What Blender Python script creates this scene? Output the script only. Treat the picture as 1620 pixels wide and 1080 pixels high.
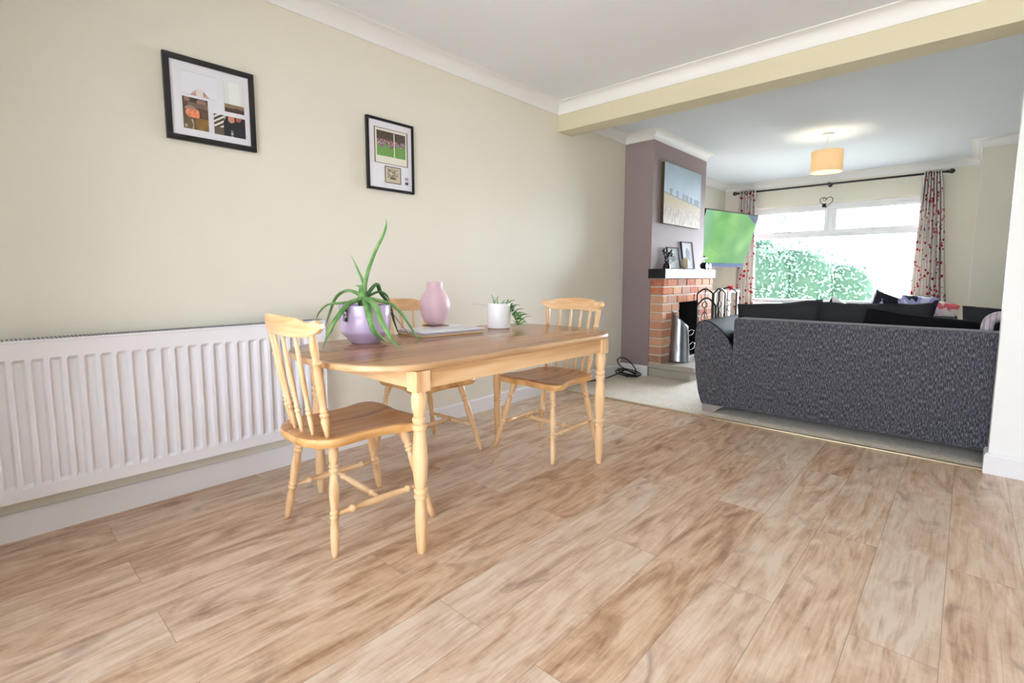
import bpy, bmesh, math, random
from math import sin, cos, pi, radians as R
from mathutils import Vector, Matrix, noise
random.seed(4)
for o in list(bpy.data.objects): bpy.data.objects.remove(o)
S = bpy.context.scene
COL = S.collection

# ------------------------------------------------------------------ camera
cam_d = bpy.data.cameras.new('camera'); cam = bpy.data.objects.new('camera', cam_d); COL.objects.link(cam)
CAM = Vector((2.6116, -3.4835, 1.0))
yaw, pitch, roll = -0.73987, 0.10170, 0.00045
fw = Vector((sin(yaw) * cos(pitch), cos(yaw) * cos(pitch), -sin(pitch)))
rt = Vector((cos(yaw), -sin(yaw), 0)); up = rt.cross(fw)
r2 = rt * cos(roll) + up * sin(roll); u2 = r2.cross(fw)
M = Matrix((r2, u2, -fw)).transposed().to_4x4(); M.translation = CAM
cam.matrix_world = M
cam_d.sensor_width = 36; cam_d.sensor_fit = 'HORIZONTAL'; cam_d.lens = 788.62 / 1620 * 36
cam_d.shift_y = -23.7 / 1620      # principal point 23.7 px above the centre
cam_d.clip_start = 0.02; cam_d.clip_end = 200
S.camera = cam

# ------------------------------------------------------------------ world, daylight portals, exposure
W = bpy.data.worlds.new('world'); S.world = W; W.use_nodes = True
bg = W.node_tree.nodes['Background']; bg.inputs[0].default_value = (0.86, 0.95, 1.08, 1)
# overcast sky, brighter on the side of the living room window
_tc = W.node_tree.nodes.new('ShaderNodeTexCoord'); _sp = W.node_tree.nodes.new('ShaderNodeSeparateXYZ'); _mr = W.node_tree.nodes.new('ShaderNodeMapRange')
W.node_tree.links.new(_tc.outputs['Generated'], _sp.inputs[0]); W.node_tree.links.new(_sp.outputs[1], _mr.inputs[0])
SKY_BACK, SKY_FRONT = 7.5, 115.0
for _i, _v in ((1, -.1), (2, 1.0), (3, SKY_BACK), (4, SKY_FRONT)): _mr.inputs[_i].default_value = _v
W.node_tree.links.new(_mr.outputs[0], bg.inputs[1])
S.view_settings.view_transform = 'Standard'; S.view_settings.look = 'None'
S.view_settings.gamma = 1; S.view_settings.exposure = 0.0
try: S.view_settings.use_curve_mapping = False
except Exception: pass

def portal(name, loc, rot, sx, sy):
    l = bpy.data.lights.new(name, 'AREA'); l.shape = 'RECTANGLE'; l.size = sx; l.size_y = sy
    l.cycles.is_portal = True
    o = bpy.data.objects.new(name, l); COL.objects.link(o); o.location = loc; o.rotation_euler = rot
YB = -4.05      # wall behind the camera
XR = 4.0        # right wall of the dining half
portal('daylight_window', (1.13, 4.78, 1.3), (R(-90), 0, 0), 2.2, 1.45)
portal('daylight_patio', (2.3, YB - 0.16, 1.07), (R(90), 0, 0), 2.9, 2.1)

# ------------------------------------------------------------------ helpers
def tag(o, label=None, cat=None, group=None, kind=None):
    if label: o['label'] = label
    if cat: o['category'] = cat
    if group: o['group'] = group
    if kind: o['kind'] = kind
    return o
def link(name, me, mat=None, parent=None, smooth=False, loc=None):
    o = bpy.data.objects.new(name, me); COL.objects.link(o)
    if mat:
        for m in (mat if isinstance(mat, (list, tuple)) else [mat]): me.materials.append(m)
    if parent: o.parent = parent
    if loc: o.location = loc
    if smooth:
        for p in me.polygons: p.use_smooth = True
    return o
def empty(name, loc=(0, 0, 0), rz=0, label=None, cat=None, group=None):
    o = bpy.data.objects.new(name, None); COL.objects.link(o); o.location = loc; o.rotation_euler = (0, 0, rz)
    o.empty_display_size = 0.05
    return tag(o, label, cat, group)
class MB:
    def __init__(s): s.v = []; s.f = []; s.c = []; s.mi = []
    def add(s, vs, fs, col=None, mi=0):
        b = len(s.v); s.v += [tuple(v) for v in vs]
        for f in fs: s.f.append(tuple(b + i for i in f)); s.c.append(col or (1, 1, 1)); s.mi.append(mi)
        return b
    def box(s, x0, x1, y0, y1, z0, z1, col=None, mi=0, T=None):
        vs = [Vector((x, y, z)) for x in (x0, x1) for y in (y0, y1) for z in (z0, z1)]
        if T: vs = [T @ v for v in vs]
        s.add(vs, [(0, 1, 3, 2), (4, 6, 7, 5), (0, 4, 5, 1), (2, 3, 7, 6), (0, 2, 6, 4), (1, 5, 7, 3)], col, mi); return s
    def lathe(s, a, b, prof, n=14, caps=True):
        """turned piece between points a and b; prof = [(t, radius)...]"""
        a = Vector(a); b = Vector(b); ax = (b - a); L = ax.length; ax.normalize()
        p = ax.cross(Vector((0, 1, 0.01)) if abs(ax.y) < .9 else Vector((1, 0, 0))).normalized(); q = ax.cross(p)
        base = len(s.v); k = len(prof)
        for t, r in prof:
            for i in range(n):
                an = 2 * pi * i / n; s.v.append(tuple(a + ax * L * t + (p * cos(an) + q * sin(an)) * r))
        for j in range(k - 1):
            for i in range(n):
                i2 = (i + 1) % n; s.f.append((base + j * n + i, base + j * n + i2, base + (j + 1) * n + i2, base + (j + 1) * n + i)); s.c.append((1, 1, 1)); s.mi.append(0)
        if caps:
            s.f.append(tuple(base + i for i in reversed(range(n)))); s.c.append((1, 1, 1)); s.mi.append(0)
            s.f.append(tuple(base + (k - 1) * n + i for i in range(n))); s.c.append((1, 1, 1)); s.mi.append(0)
        return s
    def tube(s, pts, rad, n=8, flat=1.0, caps=True, closed=False):
        pts = [Vector(p) for p in pts]; k = len(pts); base = len(s.v)
        rf = rad if callable(rad) else (lambda t: rad)
        prev = None
        for j, p in enumerate(pts):
            if closed: d = pts[(j + 1) % k] - pts[j - 1]
            else: d = pts[min(j + 1, k - 1)] - pts[max(j - 1, 0)]
            d.normalize()
            if prev is None: u = d.cross(Vector((0, 0, 1)) if abs(d.z) < .9 else Vector((1, 0, 0))).normalized()
            else: u = (prev - d * prev.dot(d)).normalized()
            prev = u; w = d.cross(u); r = rf(j / (k - 1))
            for i in range(n):
                an = 2 * pi * i / n; s.v.append(tuple(p + u * cos(an) * r + w * sin(an) * r * flat))
        for j in range(k if closed else k - 1):
            for i in range(n):
                i2 = (i + 1) % n; j2 = (j + 1) % k
                s.f.append((base + j * n + i, base + j * n + i2, base + j2 * n + i2, base + j2 * n + i)); s.c.append((1, 1, 1)); s.mi.append(0)
        if caps and not closed:
            s.f.append(tuple(base + i for i in reversed(range(n)))); s.c.append((1, 1, 1)); s.mi.append(0)
            s.f.append(tuple(base + (k - 1) * n + i for i in range(n))); s.c.append((1, 1, 1)); s.mi.append(0)
        return s
    def prism(s, poly, h0, h1, axis='z', col=None):
        """polygon extruded along an axis; poly in the two other axes"""
        def P(a, b, h): return {'z': (a, b, h), 'y': (a, h, b), 'x': (h, a, b)}[axis]
        n = len(poly); vs = [P(a, b, h0) for a, b in poly] + [P(a, b, h1) for a, b in poly]
        fs = [tuple(range(n)), tuple(range(2 * n - 1, n - 1, -1))] + [(i, n + i, n + (i + 1) % n, (i + 1) % n) for i in range(n)]
        s.add(vs, fs, col); return s
    def mesh(s, name='m', color=False, bevel=0, seg=2, fix=True):
        me = bpy.data.meshes.new(name); me.from_pydata(s.v, [], s.f); me.update()
        for p, m in zip(me.polygons, s.mi): p.material_index = m
        if color:
            at = me.color_attributes.new('col', 'FLOAT_COLOR', 'CORNER')
            for p in me.polygons:
                c = s.c[p.index]
                for li in p.loop_indices: at.data[li].color = (c[0], c[1], c[2], 1)
        if fix or bevel:
            bm = bmesh.new(); bm.from_mesh(me)
            if fix: bmesh.ops.recalc_face_normals(bm, faces=bm.faces)
            if bevel:
                es = [e for e in bm.edges if e.is_manifold and e.calc_face_angle(0) > .5]
                bmesh.ops.bevel(bm, geom=es, offset=bevel, segments=seg, affect='EDGES', profile=.5, clamp_overlap=True)
            bm.to_mesh(me); bm.free()
        return me
    def build(s, name, mat, parent=None, smooth=False, color=False, bevel=0, seg=2, loc=None, autosmooth=False):
        me = s.mesh(name, color, bevel, seg)
        o = link(name, me, mat, parent, smooth or autosmooth, loc)
        if autosmooth:
            sharp_by_angle(me, 0.6)
        return o
def sharp_by_angle(me, ang):
    bm = bmesh.new(); bm.from_mesh(me)
    for e in bm.edges:
        if e.is_manifold and e.calc_face_angle(0) > ang: e.smooth = False
    bm.to_mesh(me); bm.free()
def box(name, x0, x1, y0, y1, z0, z1, mat, parent=None, bevel=0, seg=2):
    return MB().box(x0, x1, y0, y1, z0, z1).build(name, mat, parent, bevel=bevel, seg=seg, autosmooth=bevel > 0)
def struct(o): o['kind'] = 'structure'; return o
def sweep(mb, path, prof, closed=False, z=0):
    """profile [(offset to the left of the path, height)] swept along a 2D path with mitred corners"""
    P = [Vector(p).to_2d() if len(p) == 2 else Vector((p[0], p[1])) for p in path]; n = len(P); k = len(prof); base = len(mb.v)
    for i in range(n):
        d1 = (P[i] - P[i - 1]).normalized() if (closed or i > 0) else (P[1] - P[0]).normalized()
        d2 = (P[(i + 1) % n] - P[i]).normalized() if (closed or i < n - 1) else d1
        if not closed and i == 0: d1 = d2
        n1 = Vector((-d1.y, d1.x)); n2 = Vector((-d2.y, d2.x)); m = (n1 + n2); m = m / max(1e-6, m.dot(n1))
        for o, h in prof: q = P[i] + m * o; mb.v.append((q.x, q.y, z + h))
    for i in range(n if closed else n - 1):
        i2 = (i + 1) % n
        for j in range(k):
            j2 = (j + 1) % k
            mb.f.append((base + i * k + j, base + i2 * k + j, base + i2 * k + j2, base + i * k + j2)); mb.c.append((1, 1, 1)); mb.mi.append(0)
    if not closed:
        mb.f.append(tuple(base + j for j in range(k))); mb.f.append(tuple(base + (n - 1) * k + j for j in reversed(range(k))))
        mb.c += [(1, 1, 1)] * 2; mb.mi += [0, 0]
    return mb
def cr(pts, n=6):
    """Catmull-Rom through points"""
    P = [Vector(p) for p in pts]; P = [P[0] * 2 - P[1]] + P + [P[-1] * 2 - P[-2]]; out = []
    for i in range(1, len(P) - 2):
        for j in range(n):
            t = j / n; a, b, c, d = P[i - 1:i + 3]
            out.append(.5 * ((2 * b) + (c - a) * t + (2 * a - 5 * b + 4 * c - d) * t * t + (-a + 3 * b - 3 * c + d) * t ** 3))
    out.append(P[-2]); return out
def picture_grid(name, nu, nv, fn, P0, U, V, mat, parent=None):
    """flat printed picture: a fine grid, one colour per cell from fn(u, v) (v downwards)"""
    mb = MB(); P0 = Vector(P0); U = Vector(U); V = Vector(V)
    for j in range(nv + 1):
        for i in range(nu + 1): mb.v.append(tuple(P0 + U * i / nu + V * j / nv))
    for j in range(nv):
        for i in range(nu):
            a = j * (nu + 1) + i; mb.f.append((a, a + nu + 1, a + nu + 2, a + 1)); mb.c.append(fn((i + .5) / nu, (j + .5) / nv)); mb.mi.append(0)
    me = mb.mesh(name, color=True, fix=False); return link(name, me, mat, parent)
def copy_tree(o, parent=None):
    c = o.copy(); COL.objects.link(c); c.parent = parent
    for ch in o.children: copy_tree(ch, c)
    return c

# ------------------------------------------------------------------ materials
def s2l(c): return tuple(((x / 255) / 12.92 if x / 255 <= .04045 else ((x / 255 + .055) / 1.055) ** 2.4) for x in c)
def C(r, g, b): return (*s2l((r, g, b)), 1)
def mat(name, col=(.8, .8, .8, 1), rough=.5, metal=0, spec=.5, coat=0, trans=0, emit=None, es=0, ior=1.45, sheen=0):
    m = bpy.data.materials.new(name); m.use_nodes = True; b = m.node_tree.nodes['Principled BSDF']
    b.inputs['Base Color'].default_value = col; b.inputs['Roughness'].default_value = rough; b.inputs['Metallic'].default_value = metal
    b.inputs['Specular IOR Level'].default_value = spec; b.inputs['Coat Weight'].default_value = coat; b.inputs['Transmission Weight'].default_value = trans
    b.inputs['IOR'].default_value = ior; b.inputs['Sheen Weight'].default_value = sheen
    if emit: b.inputs['Emission Color'].default_value = emit; b.inputs['Emission Strength'].default_value = es
    return m
def N(m, t, **kw):
    n = m.node_tree.nodes.new(t)
    for k, v in kw.items():
        if k.startswith('i_'): n.inputs[k[2:].replace('_', ' ')].default_value = v
        else: setattr(n, k, v)
    return n
def L(m, a, b): m.node_tree.links.new(a, b)
def bsdf(m): return m.node_tree.nodes['Principled BSDF']
def coords(m, scale=(1, 1, 1), rot=(0, 0, 0), kind='Object'):
    tc = N(m, 'ShaderNodeTexCoord'); mp = N(m, 'ShaderNodeMapping'); L(m, tc.outputs[kind], mp.inputs[0])
    mp.inputs['Scale'].default_value = scale; mp.inputs['Rotation'].default_value = rot; return mp.outputs[0]
def ramp(m, src, stops, interp='LINEAR'):
    r = N(m, 'ShaderNodeValToRGB'); L(m, src, r.inputs[0]); r.color_ramp.interpolation = interp
    el = r.color_ramp.elements
    while len(el) < len(stops): el.new(.5)
    for e, (p, c) in zip(el, stops): e.position = p; e.color = c if len(c) == 4 else (*c, 1)
    return r.outputs[0]
def bump(m, src, strength=.2, dist=.002):
    b = N(m, 'ShaderNodeBump'); b.inputs['Strength'].default_value = strength; b.inputs['Distance'].default_value = dist
    L(m, src, b.inputs['Height']); L(m, b.outputs[0], bsdf(m).inputs['Normal'])
def noise_bump(m, scale, strength, dist=.002, detail=3):
    n = N(m, 'ShaderNodeTexNoise'); n.inputs['Scale'].default_value = scale; n.inputs['Detail'].default_value = detail
    L(m, coords(m), n.inputs['Vector']); bump(m, n.outputs[0], strength, dist)
def paint(name, col, rough=.6, bs=.06, var=.03):
    m = mat(name, col, rough, spec=.3)
    n = N(m, 'ShaderNodeTexNoise'); n.inputs['Scale'].default_value = 1.3; n.inputs['Detail'].default_value = 4; L(m, coords(m), n.inputs['Vector'])
    k = 1 - var; L(m, ramp(m, n.outputs[0], [(.3, (col[0] * k, col[1] * k, col[2] * k, 1)), (.7, col)]), bsdf(m).inputs['Base Color'])
    noise_bump(m, 260, bs, .0015); return m
def wood(name, c1, c2, c3, axis='z', rough=.4, sc=1.0, coat=0):
    m = mat(name, c2, rough, coat=coat)
    s = {'x': (1.2, 22, 22), 'y': (22, 1.2, 22), 'z': (22, 22, 1.2)}[axis]; s = tuple(a * sc for a in s)
    v = coords(m, s); n = N(m, 'ShaderNodeTexNoise'); n.inputs['Scale'].default_value = 1; n.inputs['Detail'].default_value = 5; n.inputs['Distortion'].default_value = .6
    L(m, v, n.inputs['Vector'])
    L(m, ramp(m, n.outputs[0], [(.28, c3), (.47, c2), (.7, c1)]), bsdf(m).inputs['Base Color'])
    bump(m, n.outputs[0], .12, .001); return m
M_ = {}
M_['wall'] = paint('cream_wall_paint', C(230, 225, 210))
M_['beam'] = paint('dimmed_beam_paint', C(212, 204, 176))  # wall cream darkened, so weaker light on the beam sits in the colour
M_['ceil'] = paint('ceiling_paint', C(240, 242, 247), .8)
M_['ceil2'] = paint('blue_lit_ceiling_paint', C(228, 235, 242), .8)  # cool window light is put into this ceiling colour
M_['cove'] = mat('coving_white', C(240, 240, 238), .5)
M_['gloss'] = mat('white_gloss_paint', C(238, 236, 236), .3, coat=.3)
M_['plum'] = paint('plum_breast_paint', C(148, 132, 132), .75)
M_['rad'] = mat('radiator_enamel', C(240, 238, 242), .3, coat=.2)
M_['grille'] = mat('radiator_grille', C(150, 148, 150), .5)
M_['black'] = mat('black_frame', C(14, 14, 15), .3)
M_['mat_board'] = mat('mount_board', C(232, 230, 236), .25, coat=.2)
M_['iron'] = mat('black_iron', C(30, 30, 34), .4, metal=.4)
M_['bronze'] = mat('dark_pole_metal', C(48, 44, 46), .4, metal=.3)
M_['upvc'] = mat('white_upvc', C(244, 246, 248), .3)
M_['chrome'] = mat('chrome', C(200, 200, 200), .15, metal=1)
M_['wht'] = mat('white_plastic', C(236, 234, 230), .35)
M_['rubber'] = mat('black_rubber', C(22, 22, 24), .5)
def vcol(name, rough=.5, emit=0, coat=0, dark=False):
    m = mat(name, (1, 1, 1, 1), rough, coat=coat); a = N(m, 'ShaderNodeVertexColor'); a.layer_name = 'col'
    if not dark: L(m, a.outputs[0], bsdf(m).inputs['Base Color'])
    else: bsdf(m).inputs['Base Color'].default_value = (.01, .01, .012, 1); bsdf(m).inputs['Specular IOR Level'].default_value = .04
    if emit: L(m, a.outputs[0], bsdf(m).inputs['Emission Color']); bsdf(m).inputs['Emission Strength'].default_value = emit
    return m
M_['print'] = vcol('printed_picture', .3, coat=.2)
pine = dict(c1=C(238, 206, 164), c2=C(222, 181, 133), c3=C(194, 147, 100))
M_['pine_z'] = wood('pine_upright', axis='z', rough=.38, **pine)
M_['pine_x'] = wood('pine_across', axis='x', rough=.38, **pine)
M_['pine_y'] = wood('pine_along', axis='y', rough=.38, **pine)
M_['seat'] = wood('worn_pine_seat', C(206, 160, 112), C(184, 134, 88), C(136, 88, 54), 'y', .35, .9)
M_['seat_edge'] = wood('pine_seat_edge', C(226, 180, 120), C(208, 158, 98), C(184, 130, 78), 'y', .38)
M_['ttop'] = wood('table_top_wood', C(178, 128, 84), C(154, 106, 68), C(116, 76, 48), 'y', .25, .55, coat=.08)
M_['tedge'] = wood('table_edge_wood', C(206, 170, 128), C(190, 150, 108), C(164, 124, 86), 'y', .3, .8)
# laminate planks running away from the camera wall
def laminate():
    m = mat('oak_laminate', rough=.32); tc = N(m, 'ShaderNodeTexCoord'); sp = N(m, 'ShaderNodeSeparateXYZ'); L(m, tc.outputs['Object'], sp.inputs[0])
    def math(op, a, b=None, c=None):
        n = N(m, 'ShaderNodeMath', operation=op)
        for i, x in enumerate((a, b, c)):
            if x is None: continue
            if isinstance(x, (int, float)): n.inputs[i].default_value = x
            else: L(m, x, n.inputs[i])
        return n.outputs[0]
    PW, PL = .193, 1.285
    xs = math('DIVIDE', math('ADD', sp.outputs[0], .08), PW); row = math('FLOOR', xs)
    par = math('FLOORED_MODULO', row, 2)
    ys = math('DIVIDE', math('ADD', math('ADD', sp.outputs[1], 1.277), math('MULTIPLY', par, .603)), PL); colm = math('FLOOR', ys)
    w2 = N(m, 'ShaderNodeTexWhiteNoise', noise_dimensions='2D'); cb = N(m, 'ShaderNodeCombineXYZ'); L(m, row, cb.inputs[0]); L(m, colm, cb.inputs[1]); L(m, cb.outputs[0], w2.inputs['Vector'])
    rnd = w2.outputs[0]
    def nz(sx, sy, det, dist, off):
        v = N(m, 'ShaderNodeCombineXYZ'); L(m, math('ADD', math('MULTIPLY', sp.outputs[0], sx), math('MULTIPLY', rnd, 31.0 + off)), v.inputs[0])
        L(m, math('ADD', math('MULTIPLY', sp.outputs[1], sy), math('MULTIPLY', rnd, 17.0)), v.inputs[1]); L(m, math('MULTIPLY', rnd, 9.0), v.inputs[2])
        n = N(m, 'ShaderNodeTexNoise'); n.inputs['Scale'].default_value = 1; n.inputs['Detail'].default_value = det; n.inputs['Distortion'].default_value = dist
        L(m, v.outputs[0], n.inputs['Vector']); return n.outputs[0]
    big = nz(9.5, 2.3, 7, 2.2, 0); fine = nz(70, 4.5, 6, 1.2, 5); cross = nz(20, 40, 3, 1.2, 11); smud = nz(7, 3.4, 3, 1.5, 19)
    t = math('ADD', math('MULTIPLY', big, .62), math('MULTIPLY', fine, .38)); t = math('ADD', t, math('MULTIPLY', math('SUBTRACT', rnd, .5), .11))
    t = math('ADD', t, math('MULTIPLY', math('SUBTRACT', cross, .5), .10))
    c = ramp(m, t, [(.26, C(132, 100, 76)), (.38, C(174, 142, 115)), (.49, C(200, 171, 145)), (.62, C(217, 195, 172))])
    # grey-brown knot smudges and a warm or cool cast per plank
    kn = N(m, 'ShaderNodeMix', data_type='RGBA'); L(m, ramp(m, smud, [(.60, (0, 0, 0, 1)), (.76, (.55, .55, .55, 1))]), kn.inputs[0]); L(m, c, kn.inputs[6]); kn.inputs[7].default_value = C(126, 104, 92); c = kn.outputs[2]
    hs = N(m, 'ShaderNodeMix', data_type='RGBA', blend_type='MULTIPLY'); hs.inputs[0].default_value = 1; L(m, c, hs.inputs[6]); L(m, ramp(m, rnd, [(0, (1.0, .94, .88, 1)), (.5, (.99, .985, .97, 1)), (1, (.97, 1.0, 1.03, 1))]), hs.inputs[7]); c = hs.outputs[2]
    fx = math('FRACT', xs); fy = math('FRACT', ys)
    ex = math('MINIMUM', fx, math('SUBTRACT', 1, fx)); ey = math('MINIMUM', fy, math('SUBTRACT', 1, fy))
    seam = math('MINIMUM', math('MULTIPLY', ex, PW), math('MULTIPLY', ey, PL)); sm = math('MINIMUM', math('DIVIDE', seam, .0016), 1)
    mx = N(m, 'ShaderNodeMix', data_type='RGBA'); L(m, sm, mx.inputs[0]); mx.inputs[6].default_value = C(150, 120, 96); L(m, c, mx.inputs[7])
    L(m, mx.outputs[2], bsdf(m).inputs['Base Color'])
    L(m, math('ADD', math('MULTIPLY', fine, .12), .27), bsdf(m).inputs['Roughness'])
    h = math('ADD', math('MULTIPLY', fine, .25), sm); bump(m, h, .18, .0008); return m
M_['floor'] = laminate()
def carpet():
    m = mat('beige_carpet', rough=.95, sheen=.3, spec=.1); v = coords(m)
    n = N(m, 'ShaderNodeTexNoise'); n.inputs['Scale'].default_value = 95; n.inputs['Detail'].default_value = 3; L(m, v, n.inputs['Vector'])
    n2 = N(m, 'ShaderNodeTexNoise'); n2.inputs['Scale'].default_value = 5; L(m, v, n2.inputs['Vector'])
    a = N(m, 'ShaderNodeMath', operation='MULTIPLY_ADD'); L(m, n2.outputs[0], a.inputs[0]); a.inputs[1].default_value = .35; L(m, n.outputs[0], a.inputs[2])
    L(m, ramp(m, a.outputs[0], [(.45, C(190, 176, 154)), (.9, C(226, 216, 198))]), bsdf(m).inputs['Base Color'])
    bump(m, n.outputs[0], .9, .006); return m
M_['carpet'] = carpet()
def chenille():
    m = mat('grey_chenille', rough=.9, sheen=.35, spec=.15); v = coords(m, (240, 240, 46))
    n = N(m, 'ShaderNodeTexNoise'); n.inputs['Scale'].default_value = 1; n.inputs['Detail'].default_value = 3; L(m, v, n.inputs['Vector'])
    v2 = coords(m, (420, 420, 420)); n2 = N(m, 'ShaderNodeTexNoise'); n2.inputs['Scale'].default_value = 1; n2.inputs['Detail'].default_value = 2; L(m, v2, n2.inputs['Vector'])
    a = N(m, 'ShaderNodeMath', operation='MULTIPLY_ADD'); L(m, n2.outputs[0], a.inputs[0]); a.inputs[1].default_value = .35
    b = N(m, 'ShaderNodeMath', operation='MULTIPLY'); L(m, n.outputs[0], b.inputs[0]); b.inputs[1].default_value = .65; L(m, b.outputs[0], a.inputs[2])
    L(m, ramp(m, a.outputs[0], [(.36, C(26, 26, 32)), (.5, C(64, 64, 72)), (.64, C(132, 130, 138))]), bsdf(m).inputs['Base Color'])
    bump(m, a.outputs[0], .5, .002); return m
M_['sofa'] = chenille()
M_['sofa_dark'] = paint('shaded_cushion_cloth', C(44, 45, 48), .95, .9, .35); M_['leather'] = mat('black_leather', C(14, 14, 19), .62, spec=.06); noise_bump(M_['leather'], 180, .15, .001)  # back cushion cloth: shadow and backlight are put into its dark colour
M_['dark_cloth'] = mat('black_cloth', C(13, 13, 16), .9, spec=.1, sheen=.05)
def brickmat():
    m = mat('old_brick', rough=.9, spec=.15); a = N(m, 'ShaderNodeVertexColor'); a.layer_name = 'col'
    n = N(m, 'ShaderNodeTexNoise'); n.inputs['Scale'].default_value = 22; n.inputs['Detail'].default_value = 6; L(m, coords(m), n.inputs['Vector'])
    r = ramp(m, n.outputs[0], [(.38, (0, 0, 0, 1)), (.62, (1, 1, 1, 1))])
    mx = N(m, 'ShaderNodeMix', data_type='RGBA'); L(m, r, mx.inputs[0]); L(m, a.outputs[0], mx.inputs[6]); mx.inputs[7].default_value = C(196, 146, 120)
    mm = N(m, 'ShaderNodeMath', operation='MULTIPLY'); L(m, r, mm.inputs[0]); mm.inputs[1].default_value = .55; L(m, mm.outputs[0], mx.inputs[0])
    L(m, mx.outputs[2], bsdf(m).inputs['Base Color']); bump(m, n.outputs[0], .8, .006); return m
M_['brick'] = brickmat()
M_['mortar'] = paint('lime_mortar', C(206, 198, 184), .95, .6, .2)
M_['stone'] = paint('hearth_stone', C(186, 178, 164), .55, .3, .25)
M_['slate'] = mat('polished_slate', C(26, 25, 28), .5, spec=.4); noise_bump(M_['slate'], 14, .25, .004)
M_['soot'] = mat('sooty_firebox', C(20, 18, 17), .9)
M_['galv'] = mat('galvanised_steel', C(176, 182, 190), .28, metal=1)
def glassmat(name, tint=(1, 1, 1, 1)):
    m = bpy.data.materials.new(name); m.use_nodes = True; nt = m.node_tree; nt.nodes.clear()
    o = nt.nodes.new('ShaderNodeOutputMaterial'); t = nt.nodes.new('ShaderNodeBsdfTransparent'); t.inputs[0].default_value = tint
    g = nt.nodes.new('ShaderNodeBsdfGlossy'); g.inputs['Roughness'].default_value = .02
    f = nt.nodes.new('ShaderNodeFresnel'); f.inputs[0].default_value = 1.3; mx = nt.nodes.new('ShaderNodeMixShader')
    nt.links.new(f.outputs[0], mx.inputs[0]); nt.links.new(t.outputs[0], mx.inputs[1]); nt.links.new(g.outputs[0], mx.inputs[2]); nt.links.new(mx.outputs[0], o.inputs[0]); return m
M_['glass'] = glassmat('window_glass')
M_['lav'] = mat('lavender_glaze', C(205, 186, 222), .18, coat=.6)
M_['pink'] = mat('matt_pink_ceramic', C(216, 182, 190), .5)
M_['soil'] = mat('potting_soil', C(58, 44, 36), .95); noise_bump(M_['soil'], 90, 1, .01)
def leafmat(name, c1, c2, rough=.4):
    m = mat(name, c1, rough); n = N(m, 'ShaderNodeTexNoise'); n.inputs['Scale'].default_value = 18; n.inputs['Detail'].default_value = 4; L(m, coords(m), n.inputs['Vector'])
    L(m, ramp(m, n.outputs[0], [(.35, c1), (.65, c2)]), bsdf(m).inputs['Base Color']); return m
M_['aloe'] = leafmat('aloe_green', C(78, 128, 62), C(132, 172, 104))
M_['aloe_dark'] = leafmat('aloe_dark_green', C(46, 84, 46), C(72, 112, 60))
M_['stem'] = mat('dry_pinkish_stem', C(176, 134, 124), .6)
def curtainmat():
    m = mat('leaf_print_curtain', rough=.85, spec=.1, sheen=.15); uv = N(m, 'ShaderNodeTexCoord').outputs['UV']
    def leaves(rot, sc, thr, off):
        mp = N(m, 'ShaderNodeMapping'); L(m, uv, mp.inputs[0]); mp.inputs['Rotation'].default_value = (0, 0, rot); mp.inputs['Scale'].default_value = sc; mp.inputs['Location'].default_value = off
        v = N(m, 'ShaderNodeTexVoronoi'); v.inputs['Scale'].default_value = 1; v.inputs['Randomness'].default_value = .8; L(m, mp.outputs[0], v.inputs['Vector'])
        c = N(m, 'ShaderNodeMath', operation='LESS_THAN'); L(m, v.outputs['Distance'], c.inputs[0]); c.inputs[1].default_value = thr; return c.outputs[0], v.outputs['Color']
    a, ca = leaves(.55, (9.5, 17, 1), .30, (0, 0, 0)); b, cb_ = leaves(-.75, (9.5, 17, 1), .28, (3.3, 1.7, 0))
    # thin wandering stems
    mp = N(m, 'ShaderNodeMapping'); L(m, uv, mp.inputs[0]); mp.inputs['Scale'].default_value = (3.0, 1, 1)
    w = N(m, 'ShaderNodeTexWave'); w.inputs['Scale'].default_value = 1.1; w.inputs['Distortion'].default_value = 3.5; w.inputs['Detail'].default_value = 1; w.inputs['Detail Scale'].default_value = .8; L(m, mp.outputs[0], w.inputs['Vector'])
    st = N(m, 'ShaderNodeMath', operation='GREATER_THAN'); L(m, w.outputs['Fac'], st.inputs[0]); st.inputs[1].default_value = .994
    base = C(226, 220, 212)
    def mix(f, c1, c2, src1=None):
        x = N(m, 'ShaderNodeMix', data_type='RGBA'); L(m, f, x.inputs[0])
        if src1: L(m, src1, x.inputs[6])
        else: x.inputs[6].default_value = c1
        x.inputs[7].default_value = c2; return x.outputs[2]
    c = mix(st.outputs[0], base, C(110, 60, 62)); c = mix(a, None, C(190, 20, 42), c); c = mix(b, None, C(140, 20, 40), c)
    L(m, c, bsdf(m).inputs['Base Color']); n = N(m, 'ShaderNodeTexNoise'); n.inputs['Scale'].default_value = 400; L(m, uv, n.inputs['Vector']); bump(m, n.outputs[0], .15, .001)
    # thin cloth lets some daylight through
    nt = m.node_tree; tr = nt.nodes.new('ShaderNodeBsdfTranslucent'); L(m, c, tr.inputs[0]); ms = nt.nodes.new('ShaderNodeMixShader'); ms.inputs[0].default_value = .22
    out = nt.nodes['Material Output']; L(m, bsdf(m).outputs[0], ms.inputs[1]); L(m, tr.outputs[0], ms.inputs[2]); L(m, ms.outputs[0], out.inputs[0]); return m
M_['curtain'] = curtainmat()

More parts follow.
